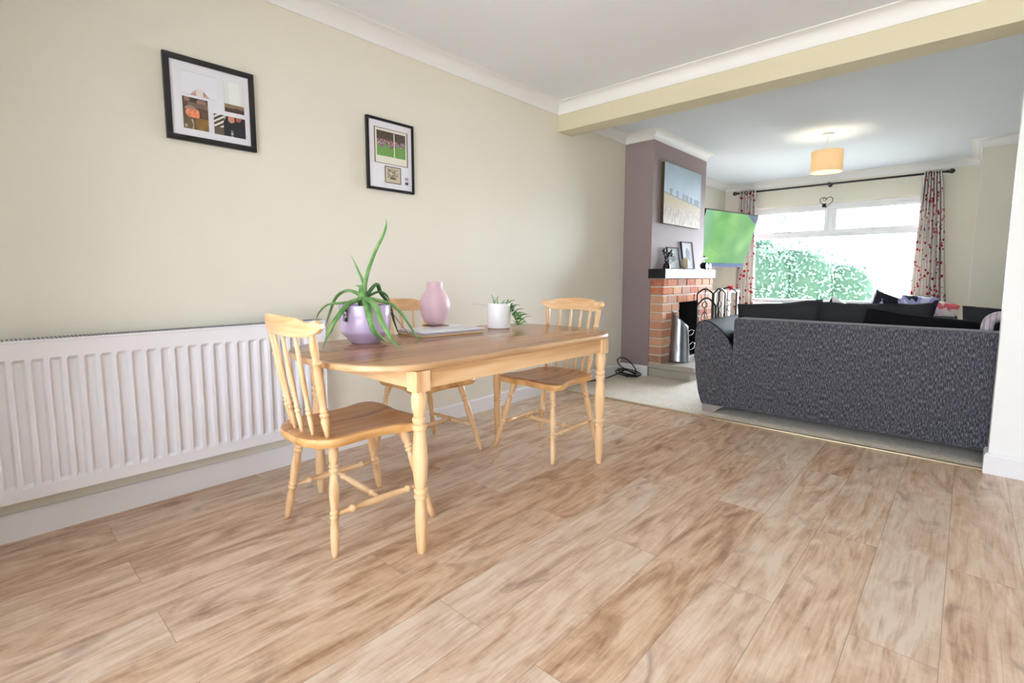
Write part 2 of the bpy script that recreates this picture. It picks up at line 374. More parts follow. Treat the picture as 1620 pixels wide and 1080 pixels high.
# ------------------------------------------------------------------ the room shell
HD, HL = 2.404, 2.375          # ceilings of the dining and living halves
X_END, Y_BREAST0, Y_BREAST1, XB = 2.745, 1.052, 2.335, 0.307
YW, XW0, XW1, YP = 4.61, -0.28, 2.62, 3.58     # window wall, bay sides, projecting wall
XL = 3.75
struct(box('floor', -.3, XR + .2, YB - .2, 0, -.1, 0, M_['floor']))
cp = struct(box('floor', -.6, XL + .2, 0, YW + .3, -.1, .004, M_['carpet'])); cp.name = 'floor_carpet'
struct(box('trim_1', 0, X_END, -.012, .016, 0, .0075, mat('brass_threshold', C(206, 188, 150), .3, metal=.6), bevel=.002))
struct(box('wall_left', -.2, 0, YB - .2, Y_BREAST0 + .1, 0, 2.6, M_['wall']))
struct(box('wall_alcove', XW0 - .2, XW0, Y_BREAST1 - .3, YW + .2, 0, 2.6, M_['wall']))
# chimney breast with a real recess for the fire
FO0, FO1, FOZ = 1.43, 1.93, .735
mb = MB()
mb.box(-.3, XB, Y_BREAST0, FO0, 0, 2.5).box(-.3, XB, FO1, Y_BREAST1, 0, 2.5).box(-.3, XB, FO0, FO1, FOZ, 2.5).box(-.3, 0, FO0, FO1, 0, FOZ)
struct(mb.build('wall_chimney', M_['plum']))
# window wall with its opening
WX0, WX1, WZ0, WZ1 = .03, 2.23, .60, 2.0
mb = MB(); mb.box(XW0 - .2, WX0, YW, YW + .25, 0, 2.6).box(WX1, XW1 + .2, YW, YW + .25, 0, 2.6).box(WX0, WX1, YW, YW + .25, 0, WZ0).box(WX0, WX1, YW, YW + .25, WZ1, 2.6)
struct(mb.build('wall_window', M_['wall']))
mb = MB(); mb.box(XW1, XW1 + .2, YP, YW + .2, 0, 2.6).box(XW1 + .2, XL + .2, YP, YP + .2, 0, 2.6); struct(mb.build('wall_bay_side', M_['wall']))
struct(box('wall_right_living', XL, XL + .2, 0, YP + .1, 0, 2.6, M_['wall']))
struct(box('wall_right_dining', XR, XR + .2, YB - .2, .1, 0, 2.6, M_['wall']))
PX0, PX1 = .85, 3.75; PZ = 2.12
mb = MB(); mb.box(-.2, PX0, YB - .2, YB, 0, 2.6).box(PX1, XR + .2, YB - .2, YB, 0, 2.6).box(PX0, PX1, YB - .2, YB, PZ, 2.6); struct(mb.build('wall_back', M_['wall']))
struct(box('wall_pier', X_END, XR + .1, -.035, .088, 0, 2.19, paint('white_pier_paint', C(242, 241, 238))))
struct(box('trim_2', -.05, XR + .1, -.054, .125, 2.188, 2.5, M_['beam']))['label'] = 'painted cream ceiling beam across the opening'
struct(box('ceiling', -.1, XR + .1, YB - .1, 0, HD, HD + .1, M_['ceil']))
c2 = struct(box('ceiling', XW0 - .1, XL + .1, .05, YW + .1, HL, HL + .2, M_['ceil2'])); c2.name = 'ceiling_living'
def cove_prof(c=.075, n=8):
    p = [(0, -c - .008), (.006, -c - .008), (.006, -c)]
    for i in range(n + 1):
        a = pi / 2 * i / n; p.append((.006 + (c - .006) * (1 - cos(a)), -.006 - (c - .006) * (1 - sin(a))))
    p += [(c + .008, -.006), (c + .008, 0), (0, 0)]; return p
mb = MB(); sweep(mb, [(0, -.054), (0, YB), (XR, YB), (XR, -.054)], cove_prof(), True, HD); struct(mb.build('trim_3', M_['cove'], autosmooth=True))
mb = MB(); sweep(mb, [(XW0, YW), (XW0, Y_BREAST1), (XB, Y_BREAST1), (XB, Y_BREAST0), (0, Y_BREAST0), (0, .125), (XL, .125), (XL, YP), (XW1, YP), (XW1, YW)], cove_prof(), True, HL); struct(mb.build('trim_4', M_['cove'], autosmooth=True))
def skirt(h, t=.016): return [(0, 0), (t, 0), (t, h - .012), (t - .005, h - .003), (t - .009, h), (0, h)]
mb = MB(); sweep(mb, [(0, -.03), (0, YB)], skirt(.105)); sweep(mb, [(0, YB), (PX0 - .02, YB)], skirt(.105)); struct(mb.build('baseboard_left', M_['gloss']))
mb = MB(); sweep(mb, [(0, Y_BREAST0), (0, -.03)], skirt(.105)); sweep(mb, [(XB - .005, Y_BREAST0), (0, Y_BREAST0)], skirt(.105)); struct(mb.build('baseboard_alcove', M_['gloss']))
mb = MB(); sweep(mb, [(XR, -.035), (X_END, -.035), (X_END, .088)], skirt(.105)); struct(mb.build('baseboard_pier', M_['gloss']))
mb = MB(); sweep(mb, [(XW1, YW), (XW0, YW), (XW0, Y_BREAST1)], skirt(.105)); sweep(mb, [(XL, YP), (XW1, YP), (XW1, YW)], skirt(.105)); struct(mb.build('baseboard_window', M_['gloss']))

# ------------------------------------------------------------------ windows
def frame_rect(mb, x0, x1, z0, z1, y0, y1, w):
    mb.box(x0, x1, y0, y1, z1 - w, z1).box(x0, x1, y0, y1, z0, z0 + w).box(x0, x0 + w, y0, y1, z0 + w, z1 - w).box(x1 - w, x1, y0, y1, z0 + w, z1 - w)
w1 = empty('window_1', (0, YW, 0)); w1['kind'] = 'structure'
YF = .10
mb = MB(); frame_rect(mb, WX0, WX1, WZ0, WZ1, YF, YF + .07, .055)
MX, TZ = 1.13, 1.575
mb.box(WX0 + .05, WX1 - .05, YF, YF + .07, TZ - .03, TZ + .03); mb.box(MX - .035, MX + .035, YF, YF + .07, TZ + .03, WZ1 - .05)
mb.build('window_frame', M_['upvc'], w1, bevel=.004)
for a, b in ((WX0 + .05, MX - .03), (MX + .03, WX1 - .05)):
    mb = MB(); frame_rect(mb, a, b, TZ + .025, WZ1 - .05, YF - .018, YF + .045, .045); s_ = mb.build('opening_sash', M_['upvc'], w1, bevel=.006)
    xm = (a + b) / 2; MB().box(a + .045, b - .045, YF + .005, YF + .012, TZ + .07, WZ1 - .095).build('pane', M_['glass'], s_)
    MB().box(xm - .06, xm + .06, YF - .035, YF - .018, TZ + .038, TZ + .052).box(xm - .06, xm - .035, YF - .03, YF - .016, TZ + .03, TZ + .06).build('handle', M_['wht'], s_, bevel=.003)
MB().box(WX0 + .055, WX1 - .055, YF + .02, YF + .027, WZ0 + .055, TZ - .03).build('pane', M_['glass'], w1)
MB().box(WX0 - .05, WX1 + .05, -.03, YF, WZ0 - .03, WZ0).build('window_sill', M_['upvc'], w1, bevel=.006)
w2 = empty('window_2', (0, YB, 0)); w2['kind'] = 'structure'
mb = MB(); frame_rect(mb, PX0, PX1, 0, PZ, -.12, -.05, .06); mb.box(2.27, 2.33, -.12, -.05, .06, PZ - .06); mb.build('door_frame', M_['upvc'], w2)
for a, b in ((PX0 + .06, 2.27), (2.33, PX1 - .06)): MB().box(a, b, -.09, -.083, .06, PZ - .06).build('pane', M_['glass'], w2)

# ------------------------------------------------------------------ outside
struct(MB().box(-30, 30, YW + .3, 40, -.35, -.3).build('ground', mat('pale_paving', C(214, 210, 202), .8)))
struct(MB().box(-30, 30, -20, YB - .25, -.2, -.15).build('ground', mat('pale_patio', C(200, 190, 176), .8)))
def foliage(name, blobs, n, size, material, parent=None, seed=1):
    rnd = random.Random(seed); mb = MB(); tot = sum(b[3] * b[4] * b[5] for b in blobs) ** 1
    for (cx, cy, cz, rx, ry, rz) in blobs:
        k = int(n * rx * ry * rz / tot)
        for _ in range(k):
            d = Vector((rnd.gauss(0, 1), rnd.gauss(0, 1), rnd.gauss(0, 1))).normalized(); q = 3.2
            s = (abs(d.x) ** q + abs(d.y) ** q + abs(d.z) ** q) ** (-1 / q) * rnd.uniform(.86, 1.03)
            p = Vector((cx + d.x * rx * s, cy + d.y * ry * s, cz + d.z * rz * s))
            a = Vector((rnd.gauss(0, 1), rnd.gauss(0, 1), rnd.gauss(0, 1))).normalized(); b = a.cross(d + Vector((.1, .2, .3)) * rnd.random()).normalized()
            l = size * rnd.uniform(.6, 1.3); w = l * .45
            mb.add([p - a * l, p + b * w, p + a * l, p - b * w], [(0, 1, 2, 3)])
    return link(name, mb.mesh(name, fix=False), material, parent)
def core(name, blobs, material, parent):
    mb = MB()
    for (cx, cy, cz, rx, ry, rz) in blobs:
        bm = bmesh.new(); bmesh.ops.create_icosphere(bm, subdivisions=3, radius=1); q = 3.2; vs = []
        for v in bm.verts:
            d = v.co.normalized(); s = (abs(d.x) ** q + abs(d.y) ** q + abs(d.z) ** q) ** (-1 / q) * .88
            vs.append((cx + d.x * rx * s, cy + d.y * ry * s, cz + d.z * rz * s))
        bm.verts.index_update(); mb.add(vs, [tuple(v.index for v in f.verts) for f in bm.faces]); bm.free()
    return mb.build(name, material, parent)
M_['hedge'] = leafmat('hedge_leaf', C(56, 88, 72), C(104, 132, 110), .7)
M_['hedge_in'] = mat('hedge_shade', C(36, 62, 46), .9)  # solid core behind the leaves, shade between them put into its dark green
h = empty('hedge', (-1.2, 8.2, -.3), 0, 'dense green garden hedge seen through the big lower window pane', 'hedge')
bl = [(0, 0, .9, 1.25, .5, 1.15), (1.0, .3, .9, .9, .5, 1.1), (-1.5, .2, .9, .9, .5, 1.05), (1.75, .6, .75, .8, .5, .9), (.25, .2, 1.9, .45, .3, .3)]
foliage('foliage', bl, 13000, .045, M_['hedge'], h); core('shade_core', bl, M_['hedge_in'], h)
h2 = empty('shrub', (-1.2, 6.9, -.3), 0, 'low pale shrub in front of the garden hedge, behind the sofa', 'shrub')
bl = [(0, 0, .42, .75, .3, .36), (-1.2, 0, .4, .8, .3, .36)]
foliage('foliage', bl, 2500, .03, leafmat('pale_shrub_leaf', C(96, 116, 84), C(140, 150, 120), .6), h2, 3); core('shade_core', bl, M_['hedge_in'], h2)
t = empty('tree', (-3.0, 14, -.3), 0, 'pale hazy tree beyond the hedge, seen in the upper left sash', 'tree')
foliage('foliage', [(0, 0, 4.2, 1.9, 1.2, 1.3), (2.6, 0, 4.0, 1.0, 1.0, .9), (4.6, 1, 4.7, .9, 1, .5)], 5000, .10, leafmat('far_leaf', C(86, 112, 110), C(120, 140, 136), .7), t, 5)
MB().lathe((0, 0, 0), (0, 0, 4), [(0, .15), (1, .07)], 8).build('trunk', mat('bark', C(120, 104, 92), .9), t)

# ------------------------------------------------------------------ radiator
rd = empty('radiator', (0, -2.98, 0), 0, 'long white ribbed panel radiator on the left wall', 'radiator')
y0, y1, z0, z1, xf = -.86, .77, .172, .757, .097
mb = MB(); n = int((y1 - y0 - .05) / .05)
ys = [y0]; depth = [0]
st = y0 + ((y1 - y0) - n * .05) / 2
for i in range(n):
    a = st + i * .05
    ys += [a + .0001 + .006, a + .014, a + .036, a + .044]; depth += [0, 1, 1, 0]
ys.append(y1); depth.append(0)
zr = [z0, z0 + .045, z0 + .058, z1 - .075, z1 - .062, z1]
base = 0
for j, z in enumerate(zr):
    for y, d in zip(ys, depth):
        mb.v.append((xf - .015 * (d if j in (2, 3) else 0) , y, z))
k = len(ys)
for j in range(len(zr) - 1):
    for i in range(k - 1):
        mb.f.append((j * k + i, j * k + i + 1, (j + 1) * k + i + 1, (j + 1) * k + i)); mb.c.append((1, 1, 1)); mb.mi.append(0)
mb.box(.03, .0815, y0, y1, z0, z1 - .002)
pn = link('front_panel', mb.mesh(fix=False), M_['rad'], rd)
mb = MB(); mb.box(.028, .101, y0 - .001, y1 + .001, z1 - .001, z1 + .008); mb.box(.028, .101, y1, y1 + .006, z0 + .01, z1 + .006); mb.box(.028, .101, y0 - .006, y0, z0 + .01, z1 + .006)
mb.build('casing', M_['rad'], rd, bevel=.0015)
mb = MB()
for i in range(int((y1 - y0) / .012)): mb.box(.036, .088, y0 + .01 + i * .012, y0 + .016 + i * .012, z1 + .007, z1 + .012)
mb.build('top_grille', M_['grille'], rd)
for ya in (y0 + .2, y1 - .24): MB().box(.001, .03, ya, ya + .04, .3, .7).build('wall_bracket', M_['rad'], rd)

# ------------------------------------------------------------------ framed pictures on the left wall
def wall_frame(name, ya, yb, za, zb, w, label):
    e = empty(name, (0.0, (ya + yb) / 2, (za + zb) / 2), 0, label, 'picture'); hy, hz = (yb - ya) / 2, (zb - za) / 2
    mb = MB()
    mb.box(.002, .022, -hy, hy, hz - w, hz).box(.002, .022, -hy, hy, -hz, -hz + w).box(.002, .022, -hy, -hy + w, -hz + w, hz - w).box(.002, .022, hy - w, hy, -hz + w, hz - w)
    mb.build('frame', M_['black'], e, bevel=.002); MB().box(.002, .013, -hy + w * .8, hy - w * .8, -hz + w * .8, hz - w * .8).build('mount', M_['mat_board'], e)
    return e, hy, hz
def blob(u, v, cu, cv, ru, rv): return ((u - cu) / ru) ** 2 + ((v - cv) / rv) ** 2 < 1
def nzc(u, v, s, seed=0): return noise.noise(Vector((u * s, v * s, seed * 3.7)))
def cl(*a): return s2l(a)
def shade(c, k): return tuple(max(0, min(1, x * k)) for x in c)
e, hy, hz = wall_frame('picture_frame', -2.846, -2.478, 1.592, 1.953, .024, 'square black frame holding slipped snapshots, hung above the radiator')
def ph(name, u0, u1, v0, v1, fn, nu=40, nv=40, x=.0145):   # u from left, v from the top, in fractions of the frame
    return picture_grid(name, nu, nv, fn, (x, -hy + u0 * 2 * hy, hz - v0 * 2 * hz), (0, (u1 - u0) * 2 * hy, 0), (0, 0, -(v1 - v0) * 2 * hz), M_['print'], e)
def f_brown(u, v):
    c = shade(cl(84, 62, 40), 1 + .5 * nzc(u, v, 7, 1))
    if v < .16: c = cl(150, 110, 100) if (blob(u, v, .18, .07, .12, .07) or blob(u, v, .75, .1, .2, .08)) else cl(60, 48, 42)
    elif v < .30 and u > .2: c = cl(112, 92, 76)
    if blob(u, v, .3, .36, .22, .1): c = cl(150, 128, 112)
    if blob(u, v, .5, .5, .16, .16) or blob(u, v, .3, .5, .2, .15): c = shade(cl(214, 130, 92), 1 + .5 * nzc(u, v, 9, 2))
    if v > .63: c = shade(cl(96, 78, 48) if u < .5 else cl(130, 96, 48), 1 + .4 * nzc(u, v, 5, 3))
    if abs(u - .34 - .05 * sin(v * 9)) < .02 and v > .68: c = cl(210, 200, 180)
    if .06 < u < .16 and .84 < v < .95 and int(v * 40) % 2: c = cl(220, 215, 205)
    return c
def f_blue(u, v):
    c = cl(176, 170, 156)
    if u < .33: c = cl(226, 222, 214) if int((u * 9 + v * 9)) % 2 else cl(70, 58, 50)
    if u < .33 and v > .62: c = cl(92, 80, 62)
    if u > .3 + .35 * max(0, .3 - v): c = shade(cl(16, 18, 26), 1 + .6 * nzc(u, v, 8, 4))
    if blob(u, v, .55, .12, .11, .2): c = cl(196, 130, 106)
    if blob(u, v, .78, .06, .09, .16): c = cl(150, 84, 70)
    if v > .7 and .52 < u < .60 and int(v * 30) % 2: c = cl(200, 200, 205)
    return c
def f_strip(u, v):
    return shade(cl(60, 40, 34), 1) if v > .45 + .12 * nzc(u, 0, 4, 6) else shade(cl(128, 108, 78), 1 + .3 * nzc(u, v, 6))
def f_white(u, v):
    if abs(u - .5) < .49 and v > .68 and v > 1 - .42 * (1 - abs(u - .5) / .28): return shade(cl(190, 150, 146), 1 + .4 * nzc(u, v, 7)) if abs(u - .5) > .1 else cl(224, 216, 212)
    if min(u, 1 - u) < .012 or min(v, 1 - v) < .015: return cl(206, 206, 212)
    return cl(230, 230, 238)
def f_pale(u, v): return cl(206, 206, 210) if (min(u, 1 - u) < .02 or v < .012) else (cl(236, 236, 232) if .25 < u < .8 else cl(226, 226, 228))
ph('photograph', .18, .56, .165, .44, f_white); ph('photograph', .64, .87, .17, .46, f_pale); ph('photograph', .64, .87, .445, .545, f_strip, 40, 12, .0150)
ph('photograph', .18, .45, .47, .845, f_brown); ph('photograph', .51, .875, .60, .85, f_blue)
e, hy, hz = wall_frame('picture_frame', -1.873, -1.546, 1.502, 1.912, .015, 'tall black frame with a sports match print and small emblem, nearer the beam')
def f_match(u, v):
    if min(u, 1 - u) < .025 or min(v, 1 - v) < .022: return cl(88, 70, 62)
    if not (.07 < u < .93 and .08 < v < .78): return cl(226, 222, 208)
    u2 = (u - .07) / .86; v2 = (v - .08) / .70
    if abs(u2 - .6) < .012 and v2 > .02: return cl(210, 220, 216)
    if v2 < .33: return shade(cl(74, 62, 52), 1 + 1.2 * nzc(u2, v2, 26, 7))
    g = v2 > .62 + .2 * nzc(u2, 0, 6, 2)
    if g: return shade(cl(104, 148, 74), 1 + .2 * nzc(u2, v2, 20, 3))
    n = nzc(u2, v2, 13, 5)
    return cl(120, 130, 168) if n > .18 else (cl(146, 84, 76) if n > -.1 else (cl(56, 50, 66) if n > -.3 else cl(186, 160, 140)))
def f_card(u, v):
    if min(u, 1 - u) < .05 or min(v, 1 - v) < .045: return cl(96, 80, 70)
    n = nzc(u, v, 15, 9)
    if .18 < u < .8 and .14 < v < .66 and n > .0: return cl(120, 114, 98)
    if .3 < u < .7 and .66 < v < .74: return cl(70, 62, 56)
    return cl(196, 184, 160)
def f_logo(u, v):
    if v > .66: return cl(50, 50, 92)
    if .1 < v < .58 and (abs(u - .2) < .12 or abs(u - .8) < .12 or abs(v - .34) < .06): return cl(120, 118, 128)
    return cl(226, 224, 232)
ph('print', .155, .87, .125, .62, f_match, 70, 60); ph('photograph', .36, .71, .645, .885, f_card, 36, 36); ph('emblem', .80, .87, .75, .875, f_logo, 12, 16)

# double wall socket
so = empty('wall_socket', (0, .70, .265), 0, 'white double plug socket low on the left wall beside the chimney breast', 'socket')
MB().box(0, .009, -.073, .073, -.043, .043).build('face_plate', mat('socket_plastic', C(224, 220, 208), .4), so, bevel=.003)
for s in (-1, 1): MB().box(.009, .0125, s * .012 - .006, s * .012 + .006, .008, .028).build('rocker_switch', M_['wht'], so)
for s in (-1, 1):
    MB().box(.0088, .0098, s * .042 - .003, s * .042 + .003, .0, .010).box(.0088, .0098, s * .042 - .013, s * .042 - .006, -.017, -.012).box(.0088, .0098, s * .042 + .006, s * .042 + .013, -.017, -.012).build('pin_holes', M_['rubber'], so)
# coiled cable on the carpet
pts = [(.02, .30, .012), (.05, .5, .012), (.07, .72, .012), (.12, .86, .05), (.13, .90, .06)]
for i in range(34):
    a = i / 33 * 2 * pi * 2.6; rr = .10 + .02 * sin(a * .7); pts.append((.17 + rr * cos(a + 2.4) * 1.1, .90 + rr * sin(a + 2.4) * .85, .016 + .028 * (1 + sin(a * 1.0 + 1)) * .6 + i * .0006))
pts += [(.12, .86, .1), (.06, .88, .16), (.08, .96, .175), (.16, .97, .13), (.24, .93, .07), (.25, .87, .03), (.18, .84, .012)]
mb = MB().tube(cr(pts, 5), .0055, 8); o = mb.build('coiled_cable', M_['rubber'], None, smooth=True); tag(o, 'loose black cable coiled on the carpet in front of the chimney breast', 'cable')

# ------------------------------------------------------------------ dining table
tb = empty('dining_table', (.833, -1.846, 0), 0, 'pine dining table with rounded ends and turned legs', 'table')
HX, HYs, HY = .415, .50, .81       # half width, straight part, half length
def tt_outline(g=0, n=26):
    pts = []
    ex, ey = HX + g, HY - HYs + g
    for s in (1, -1):
        for i in range(n + 1):
            a = -pi / 2 + pi * i / n; q = 2.55
            cx, sy = cos(a), sin(a)
            x = ex * (abs(sy) ** (2 / q)) * (1 if sy > 0 else -1); y = HYs + ey * (abs(cx) ** (2 / q))
            pts.append((-x * s * -1 if s > 0 else -x, y * s))
    return pts
o1 = tt_outline()
# make one consistent loop: right side up, far end, left side down, near end
def loop_outline(g=0, n=24, q=2.4):
    ex, ey = HX + g, HY - HYs + g; P = []
    for i in range(n + 1):
        a = pi * i / n; P.append((ex * math.copysign(abs(cos(a)) ** (2 / q), cos(a)), HYs + ey * abs(sin(a)) ** (2 / q)))
    for i in range(n + 1):
        a = pi + pi * i / n; P.append((ex * math.copysign(abs(cos(a)) ** (2 / q), cos(a)), -HYs - ey * abs(sin(a)) ** (2 / q)))
    return P
zt = .697
rings = [(-.012, zt), (-.003, zt - .0025), (0, zt - .008), (0, zt - .018), (-.004, zt - .024), (-.012, zt - .026)]
mb = MB(); k = None
for g, z in rings:
    P = loop_outline(g); k = len(P)
    for x, y in P: mb.v.append((x, y, z))
for j in range(len(rings) - 1):
    for i in range(k):
        i2 = (i + 1) % k; mb.f.append((j * k + i, (j + 1) * k + i, (j + 1) * k + i2, j * k + i2)); mb.c.append((1, 1, 1)); mb.mi.append(1)
mb.f.append(tuple(range(k))); mb.c.append((1, 1, 1)); mb.mi.append(0); mb.f.append(tuple((len(rings) - 1) * k + i for i in reversed(range(k)))); mb.c.append((1, 1, 1)); mb.mi.append(1)
mb.build('tabletop', [M_['ttop'], M_['tedge']], tb, autosmooth=True)
LX, LY = .377, .588
for sx in (-1, 1): MB().box(sx * (LX + .008) - .010, sx * (LX + .008) + .010, -LY + .03, LY - .03, .605, zt - .026).build('apron', M_['pine_y'], tb)
for sy in (-1, 1): MB().box(-LX + .03, LX - .03, sy * (LY + .008) - .010, sy * (LY + .008) + .010, .605, zt - .026).build('apron', M_['pine_x'], tb)
tprof = [(0, .021), (.015, .025), (.06, .028), (.11, .026), (.145, .0205), (.158, .0195), (.163, .0245), (.178, .0255), (.190, .0240), (.195, .0195), (.202, .0195), (.207, .0250), (.222, .0262), (.236, .0245), (.241, .0205),
         (.27, .0215), (.33, .0255), (.42, .028), (.50, .0265), (.575, .0215), (.592, .0195), (.597, .0240), (.609, .0252), (.620, .0235), (.624, .0190), (.630, .0190), (.634, .0235), (.646, .0248), (.658, .0230), (.662, .0190),
         (.72, .0215), (.80, .0225), (.90, .020), (.985, .0165), (1, .014)]
for sx in (-1, 1):
    for sy in (-1, 1):
        x, y = sx * LX, sy * LY
        mb = MB(); mb.box(x - .029, x + .029, y - .029, y + .029, .598, zt - .026)
        mb.lathe((x, y, .60), (x, y, .0), tprof, 18); mb.build('leg', M_['pine_z'], tb, autosmooth=True)

# ------------------------------------------------------------------ dining chairs (face +Y, origin on the floor)
def make_chair():
    ch = empty('dining_chair')
    SZ = .425
    half = [(0, -.272), (.06, -.27), (.12, -.252), (.168, -.215), (.188, -.165), (.182, -.10), (.178, -.03), (.19, .05), (.212, .11), (.214, .15), (.19, .178), (.13, .19), (.06, .186), (0, .18)]
    out = [Vector((x, y, 0)) for x, y in half] + [Vector((-x, y, 0)) for x, y in half[-2:0:-1]]
    O = cr(out + [out[0]], 3)[:-1]; n = len(O)
    mb = MB(); cen = Vector((0, -.04, 0)); rr = [(1.0, -.036, 1), (1.03, -.024, 1), (1.035, -.014, 1), (1.02, -.004, 1), (.985, 0, 0), (.8, -.004, 0), (.6, -.010, 0), (.35, -.012, 0), (.1, -.012, 0)]
    for s, dz, _ in rr:
        for p in O:
            q = cen + (p - cen) * s; zz = SZ + dz
            if s < .95: zz += .010 * max(0, 1 - (abs(q.x) / .05)) * max(0, q.y) / .18 * s
            if s < .9 and q.y < -.2: zz += .006
            mb.v.append((q.x, q.y, zz))
    for j in range(len(rr) - 1):
        for i in range(n):
            i2 = (i + 1) % n; mb.f.append((j * n + i, j * n + i2, (j + 1) * n + i2, (j + 1) * n + i)); mb.c.append((1, 1, 1)); mb.mi.append(0 if j >= 3 else 1)
    mb.f.append(tuple((len(rr) - 1) * n + i for i in range(n))); mb.f.append(tuple(i for i in reversed(range(n)))); mb.c += [(1, 1, 1)] * 2; mb.mi += [0, 1]
    mb.build('seat', [M_['seat'], M_['seat_edge']], ch, autosmooth=True)
    leg = [(0, .012), (.05, .0165), (.11, .0185), (.17, .0165), (.205, .0130), (.212, .0125), (.217, .0165), (.228, .0178), (.240, .0165), (.245, .0125), (.252, .0125), (.257, .0165), (.268, .0178), (.280, .0165), (.285, .0130),
           (.32, .0145), (.42, .0185), (.50, .0178), (.58, .0140), (.605, .0125), (.610, .0158), (.622, .0172), (.634, .0158), (.638, .0120), (.645, .0120), (.650, .0158), (.662, .0172), (.674, .0155), (.68, .0128), (.76, .0158), (.84, .0160), (.97, .0120), (1, .009)]
    T = {}
    for sx in (-1, 1):
        for nm, ty, by in (('f', .115, .213), ('b', -.17, -.215)):
            a = Vector((sx * .135, ty, SZ - .02)); b = Vector((sx * .213, by, 0)); T[sx, nm] = (a, b)
            MB().lathe(a, b, leg, 14).build('leg', M_['pine_z'], ch, smooth=True)
    def on(sx, nm, z):
        a, b = T[sx, nm]; t = (a.z - z) / (a.z - b.z); return a + (b - a) * t
    st = [(0, .006), (.12, .0085), (.155, .0095), (.165, .0145), (.185, .0158), (.205, .0140), (.215, .0095), (.35, .0132), (.5, .0145), (.65, .0132), (.785, .0095), (.795, .0140), (.815, .0158), (.835, .0145), (.845, .0095), (.88, .0085), (1, .006)]
    mids = []
    for sx in (-1, 1):
        a, b = on(sx, 'b', .145), on(sx, 'f', .145); mids.append((a + b) / 2)
        MB().lathe(a, b, st, 12).build('side_stretcher', M_['pine_y'], ch, smooth=True)
    MB().lathe(mids[0], mids[1], st, 12).build('cross_stretcher', M_['pine_x'], ch, smooth=True)
    # curved comb rail
    mb = MB(); K = 33; hw = .226
    for i in range(K):
        u = -1 + 2 * i / (K - 1); x = u * hw; y = -.300 + .065 * u * u
        au = abs(u)
        top = .860 + .004 * cos(u * 3) - (.014 * math.exp(-((au - .78) / .11) ** 2)) - .004 * au
        bot = .790 + (.018 * max(0, (au - .72) / .28) ** 1.0) + .002 * cos(u * 6)
        if au > .93: s = (au - .93) / .07; top -= .012 * s * s; bot += .012 * s * s
        tk = .0105 + .002 * (au > .85)
        tx = Vector((1, .13 * u / hw, 0)).normalized(); nrm = Vector((-tx.y, tx.x, 0)); c = Vector((x, y, 0)); h = top - bot; lean = Vector((0, -.12, 0))
        for dn, dz in ((-1, .12), (-1, .88), (-.6, 1), (.6, 1), (1, .88), (1, .12), (.6, 0), (-.6, 0)):
            mb.v.append(tuple(c + nrm * tk * dn + lean * h * dz + Vector((0, 0, bot + h * dz))))
    for i in range(K - 1):
        for j in range(8):
            j2 = (j + 1) % 8; mb.f.append((i * 8 + j, i * 8 + j2, (i + 1) * 8 + j2, (i + 1) * 8 + j)); mb.c.append((1, 1, 1)); mb.mi.append(0)
    mb.f.append(tuple(range(8))); mb.f.append(tuple((K - 1) * 8 + j for j in reversed(range(8)))); mb.c += [(1, 1, 1)] * 2; mb.mi += [0, 0]
    mb.build('back_rail', M_['pine_x'], ch, autosmooth=True)
    thick = [(0, .008), (.08, .0105), (.17, .0160), (.215, .0140), (.225, .0115), (.232, .0160), (.245, .0172), (.257, .0160), (.262, .0115), (.272, .0115), (.278, .0155), (.29, .0165), (.302, .0120), (.40, .0142), (.52, .0162), (.66, .0145), (.715, .0125), (.72, .0155), (.735, .0168), (.75, .0155), (.755, .0115), (.80, .0125), (.88, .0150), (.95, .0130), (1, .009)]
    thin = [(0, .0062), (.1, .0080), (.20, .0105), (.225, .0078), (.232, .0112), (.245, .0122), (.258, .0110), (.263, .0078), (.272, .0078), (.278, .0108), (.29, .0112), (.302, .0080), (.45, .0092), (.6, .0090), (.8, .0078), (1, .0062)]
    for i in range(6):
        u = -1 + 2 * i / 5; x0, y0 = u * .155, -.238 + .040 * u * u; x1, y1 = u * .187, -.300 + .065 * (u * .83) ** 2
        MB().lathe((x0, y0, SZ - .01), (x1, y1, .803), thick if i in (0, 5) else thin, 12).build('back_post' if i in (0, 5) else 'spindle', M_['pine_z'], ch, smooth=True)
    return ch
proto = make_chair(); proto.location = (.808, -2.442, 0); proto.rotation_euler.z = R(-2.2)
grp = 'pine spindle-back dining chairs'
tag(proto, 'pine spindle-back chair in front of the radiator, at the near end of the table', 'chair', grp)
c = copy_tree(proto); c.location = (.385, -1.755, 0); c.rotation_euler.z = R(-90); tag(c, 'pine spindle-back chair between the wall and the table, mostly hidden', 'chair')
c = copy_tree(proto); c.location = (.829, -1.234, 0); c.rotation_euler.z = R(180.5); tag(c, 'pine spindle-back chair at the far end of the table, nearest the beam', 'chair')

